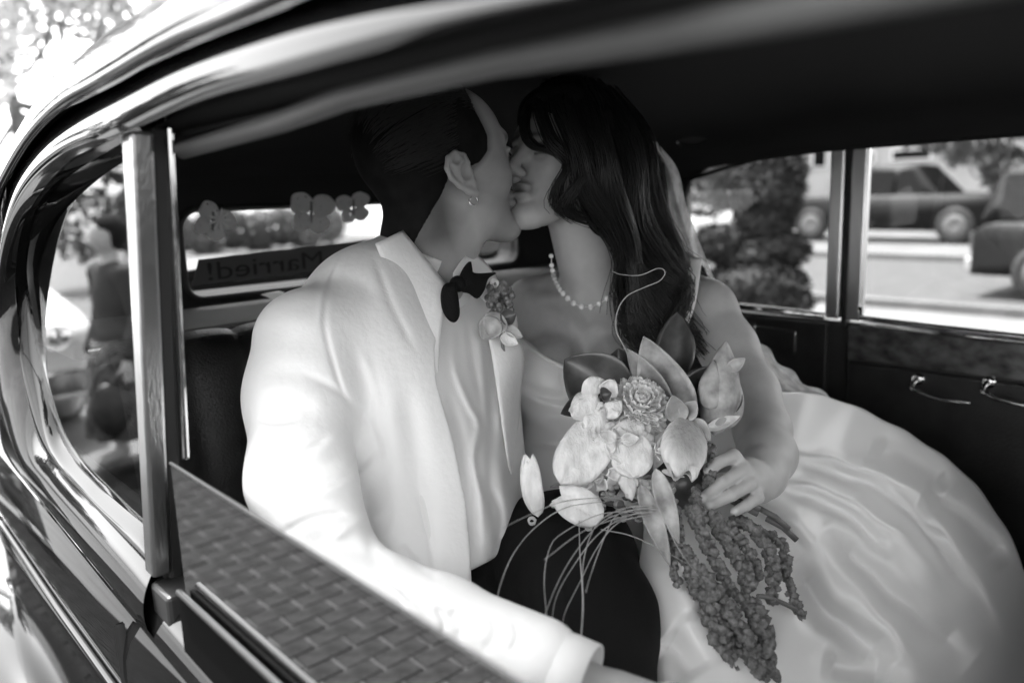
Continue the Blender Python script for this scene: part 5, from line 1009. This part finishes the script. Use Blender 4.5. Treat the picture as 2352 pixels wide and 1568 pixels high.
def butterfly(c, s, a_, label):
    t = thing('lace_butterfly', PY(c[0], c[1], 1.6), label, 'decoration', 'lace butterflies in the rear window'); 
    for sx in (-1, 1):
        for (dx, dy, w, h) in ((.55, -.45, .6, .55), (.42, .45, .5, .5)):
            x0, y0 = sx*dx*s, dy*s; xr = x0*math.cos(a_)-y0*math.sin(a_); yr = x0*math.sin(a_)+y0*math.cos(a_); pts_ = []
            for k in range(24):
                q = 2*math.pi*k/24; ex = (w*s*math.cos(q)*(1+.12*math.cos(3*q))); ey = h*s*math.sin(q); pts_.append(PY(c[0]+xr+ex*math.cos(a_)-ey*math.sin(a_), c[1]+yr+ex*math.sin(a_)+ey*math.cos(a_), 1.61+.012*abs(math.cos(q))*(dx)))
            mk('wing', pts_, [tuple(range(24))], lace, t, smooth=False, thick=.001)
    tube('insect_body', [PY(c[0], c[1]-s*.6, 1.6), PY(c[0], c[1], 1.6), PY(c[0], c[1]+s*.5, 1.6)], [.002, .004, .002], M('lace_body', .2, .8) if 'lace_body' not in bpy.data.materials else bpy.data.materials['lace_body'], t, n=6)
butterfly((490, 510), 40, .5, 'lace butterfly nearest the chrome window divider in the rear window'); butterfly((715, 490), 46, .1, 'largest lace butterfly in the middle of the rear window'); butterfly((812, 478), 34, -.2, 'lace butterfly by the shoulder of the ivory jacket in the rear window')
fl = thing('paper_flower', PY(505, 505, 1.59), 'tiny white daisy flower pinned to a lace butterfly in the rear window', 'decoration')
for k in range(9): a_ = k*.7; mk('petal', [PY(505, 505, 1.585), PY(505+22*math.cos(a_-.14), 505+22*math.sin(a_-.14), 1.585), PY(505+28*math.cos(a_), 505+28*math.sin(a_), 1.585), PY(505+22*math.cos(a_+.14), 505+22*math.sin(a_+.14), 1.585)], [(0, 1, 2, 3)], white_p, fl, smooth=False, thick=.0008)
cd_ = mk('paper_card', [P(600, 676, 1.5), P(640, 668, 1.5), P(655, 672, 1.47), P(628, 688, 1.47)], [(0, 1, 2, 3)], white_p, None, smooth=False, thick=.001); tag(cd_, 'small folded white card on the seat back behind the ivory jacket', 'card')

# ================================================================== passer-by mirrored in the quarter glass
pc = PZ(312, 1062); pb = np.array([.57-pc[0], pc[1], .008]); pw_ = thing('person', pb, 'person in dark jacket and patterned dark skirt walking on the paving, carrying a dark bag', 'person')
S = SDF(pb+[-.45, -.4, -.02], pb+[.45, .4, 1.75], .011); o_ = lambda x, y, z: pb+np.array([x, y, z])
S.chain([o_(0, 0, 1.42), o_(0, 0, 1.27)], [.052, .06], .03); S.ell(o_(0, -.01, 1.52), (.082, .10, .115), None, .02); S.ell(o_(0, -.1, 1.5), (.014, .02, .02), None, .01); S.chain([o_(-.15, 0, 1.28), o_(.15, 0, 1.28)], [.06, .06], .04); S.ell(o_(0, 0, 1.1), (.15, .1, .25), None, .05); S.ell(o_(0, .01, .88), (.17, .12, .16), None, .05)
S.chain([o_(.08, 0, .85), o_(.1, -.1, .45), o_(.1, -.02, .08)], [.085, .055, .04], .03); S.chain([o_(-.08, 0, .85), o_(-.1, .08, .45), o_(-.1, .16, .09)], [.085, .055, .04], .03); S.chain([o_(.1, -.02, .06), o_(.11, -.16, .035)], [.04, .035], .02); S.chain([o_(-.1, .16, .06), o_(-.11, .02, .035)], [.04, .035], .02)
for sx in (-1, 1):
    S.chain([o_(sx*.18, 0, 1.28), o_(sx*.24, .02, 1.0), o_(sx*.25, -.08, .76)], [.055, .043, .032], .03); S.ell(o_(sx*.25, -.1, .7), (.025, .035, .05), None, .02)
    for fi in range(4): S.cap(o_(sx*.25, -.125+.018*fi, .68), o_(sx*.245, -.12+.018*fi, .61), .0115, .009, .005)
    S.cap(o_(sx*.24, -.12, .71), o_(sx*.225, -.15, .66), .012, .01, .005)
V, F = S.mesh(); mk('body', V, F, skin, pw_, attr=np.full(len(V), .8))
S = SDF(pb+[-.45, -.4, .6], pb+[.45, .4, 1.45], .012); S.ell(o_(0, 0, 1.1), (.175, .125, .27), None, .05); S.chain([o_(-.15, 0, 1.28), o_(.15, 0, 1.28)], [.075, .075], .04); S.ell(o_(0, .01, .9), (.19, .145, .15), None, .05)
for sx in (-1, 1): S.chain([o_(sx*.18, 0, 1.28), o_(sx*.245, .02, 1.0), o_(sx*.25, -.08, .78)], [.07, .058, .048], .03)
V, F = S.mesh(); mk('jacket', V, F, M('dark_jacket', .03, .8), pw_)
V, F = lathev([(.17, .86), (.19, .7), (.23, .45), (.26, .22)], pb, (0, 0, 1), 36); V = np.array(V); th = np.arctan2(V[:, 1]-pb[1], V[:, 0]-pb[0]); V[:, :2] += (V[:, :2]-pb[:2])*(.08*np.sin(th*9))[:, None]*np.clip((.9-V[:, 2])*1.5, 0, 1)[:, None]
mk('skirt', V, F, M('floral_cloth', .05, .8, noise=(26, .0, .14)), pw_, thick=.004)
V, F = ballv(o_(0, .02, 1.54), (.1, .115, .125), 18, 12); V = np.array(V); V = V[:]; V[:, 1] = np.where((V[:, 1] < pb[1]-.02) & (V[:, 2] < pb[2]+1.57), pb[1]-.02, V[:, 1]); mk('hair', V, F, hairm, pw_)
pw_.rotation_euler[2] = math.radians(80); pw_.scale = (.96,)*3
bg_ = thing('hand_bag', o_(.22, -.16, .3), 'dark soft hand bag carried by the passer-by mirrored in the quarter glass', 'bag')
S = SDF(o_(.0, -.5, .2), o_(.4, .2, .75), .012); S.ell(o_(.15, -.2, .42), (.13, .06, .17), None, .02); V, F = S.mesh(); mk('bag_body', V, F, leather, bg_)
for s in (-.04, .04): tube('strap', smoothline([o_(.05, -.2+s, .52), o_(.1, -.2+s*.4, .66), o_(.15, -.2, .70), o_(.2, -.2+s*.4, .66), o_(.25, -.2+s, .52)], 20), .007, leather, bg_, n=6)
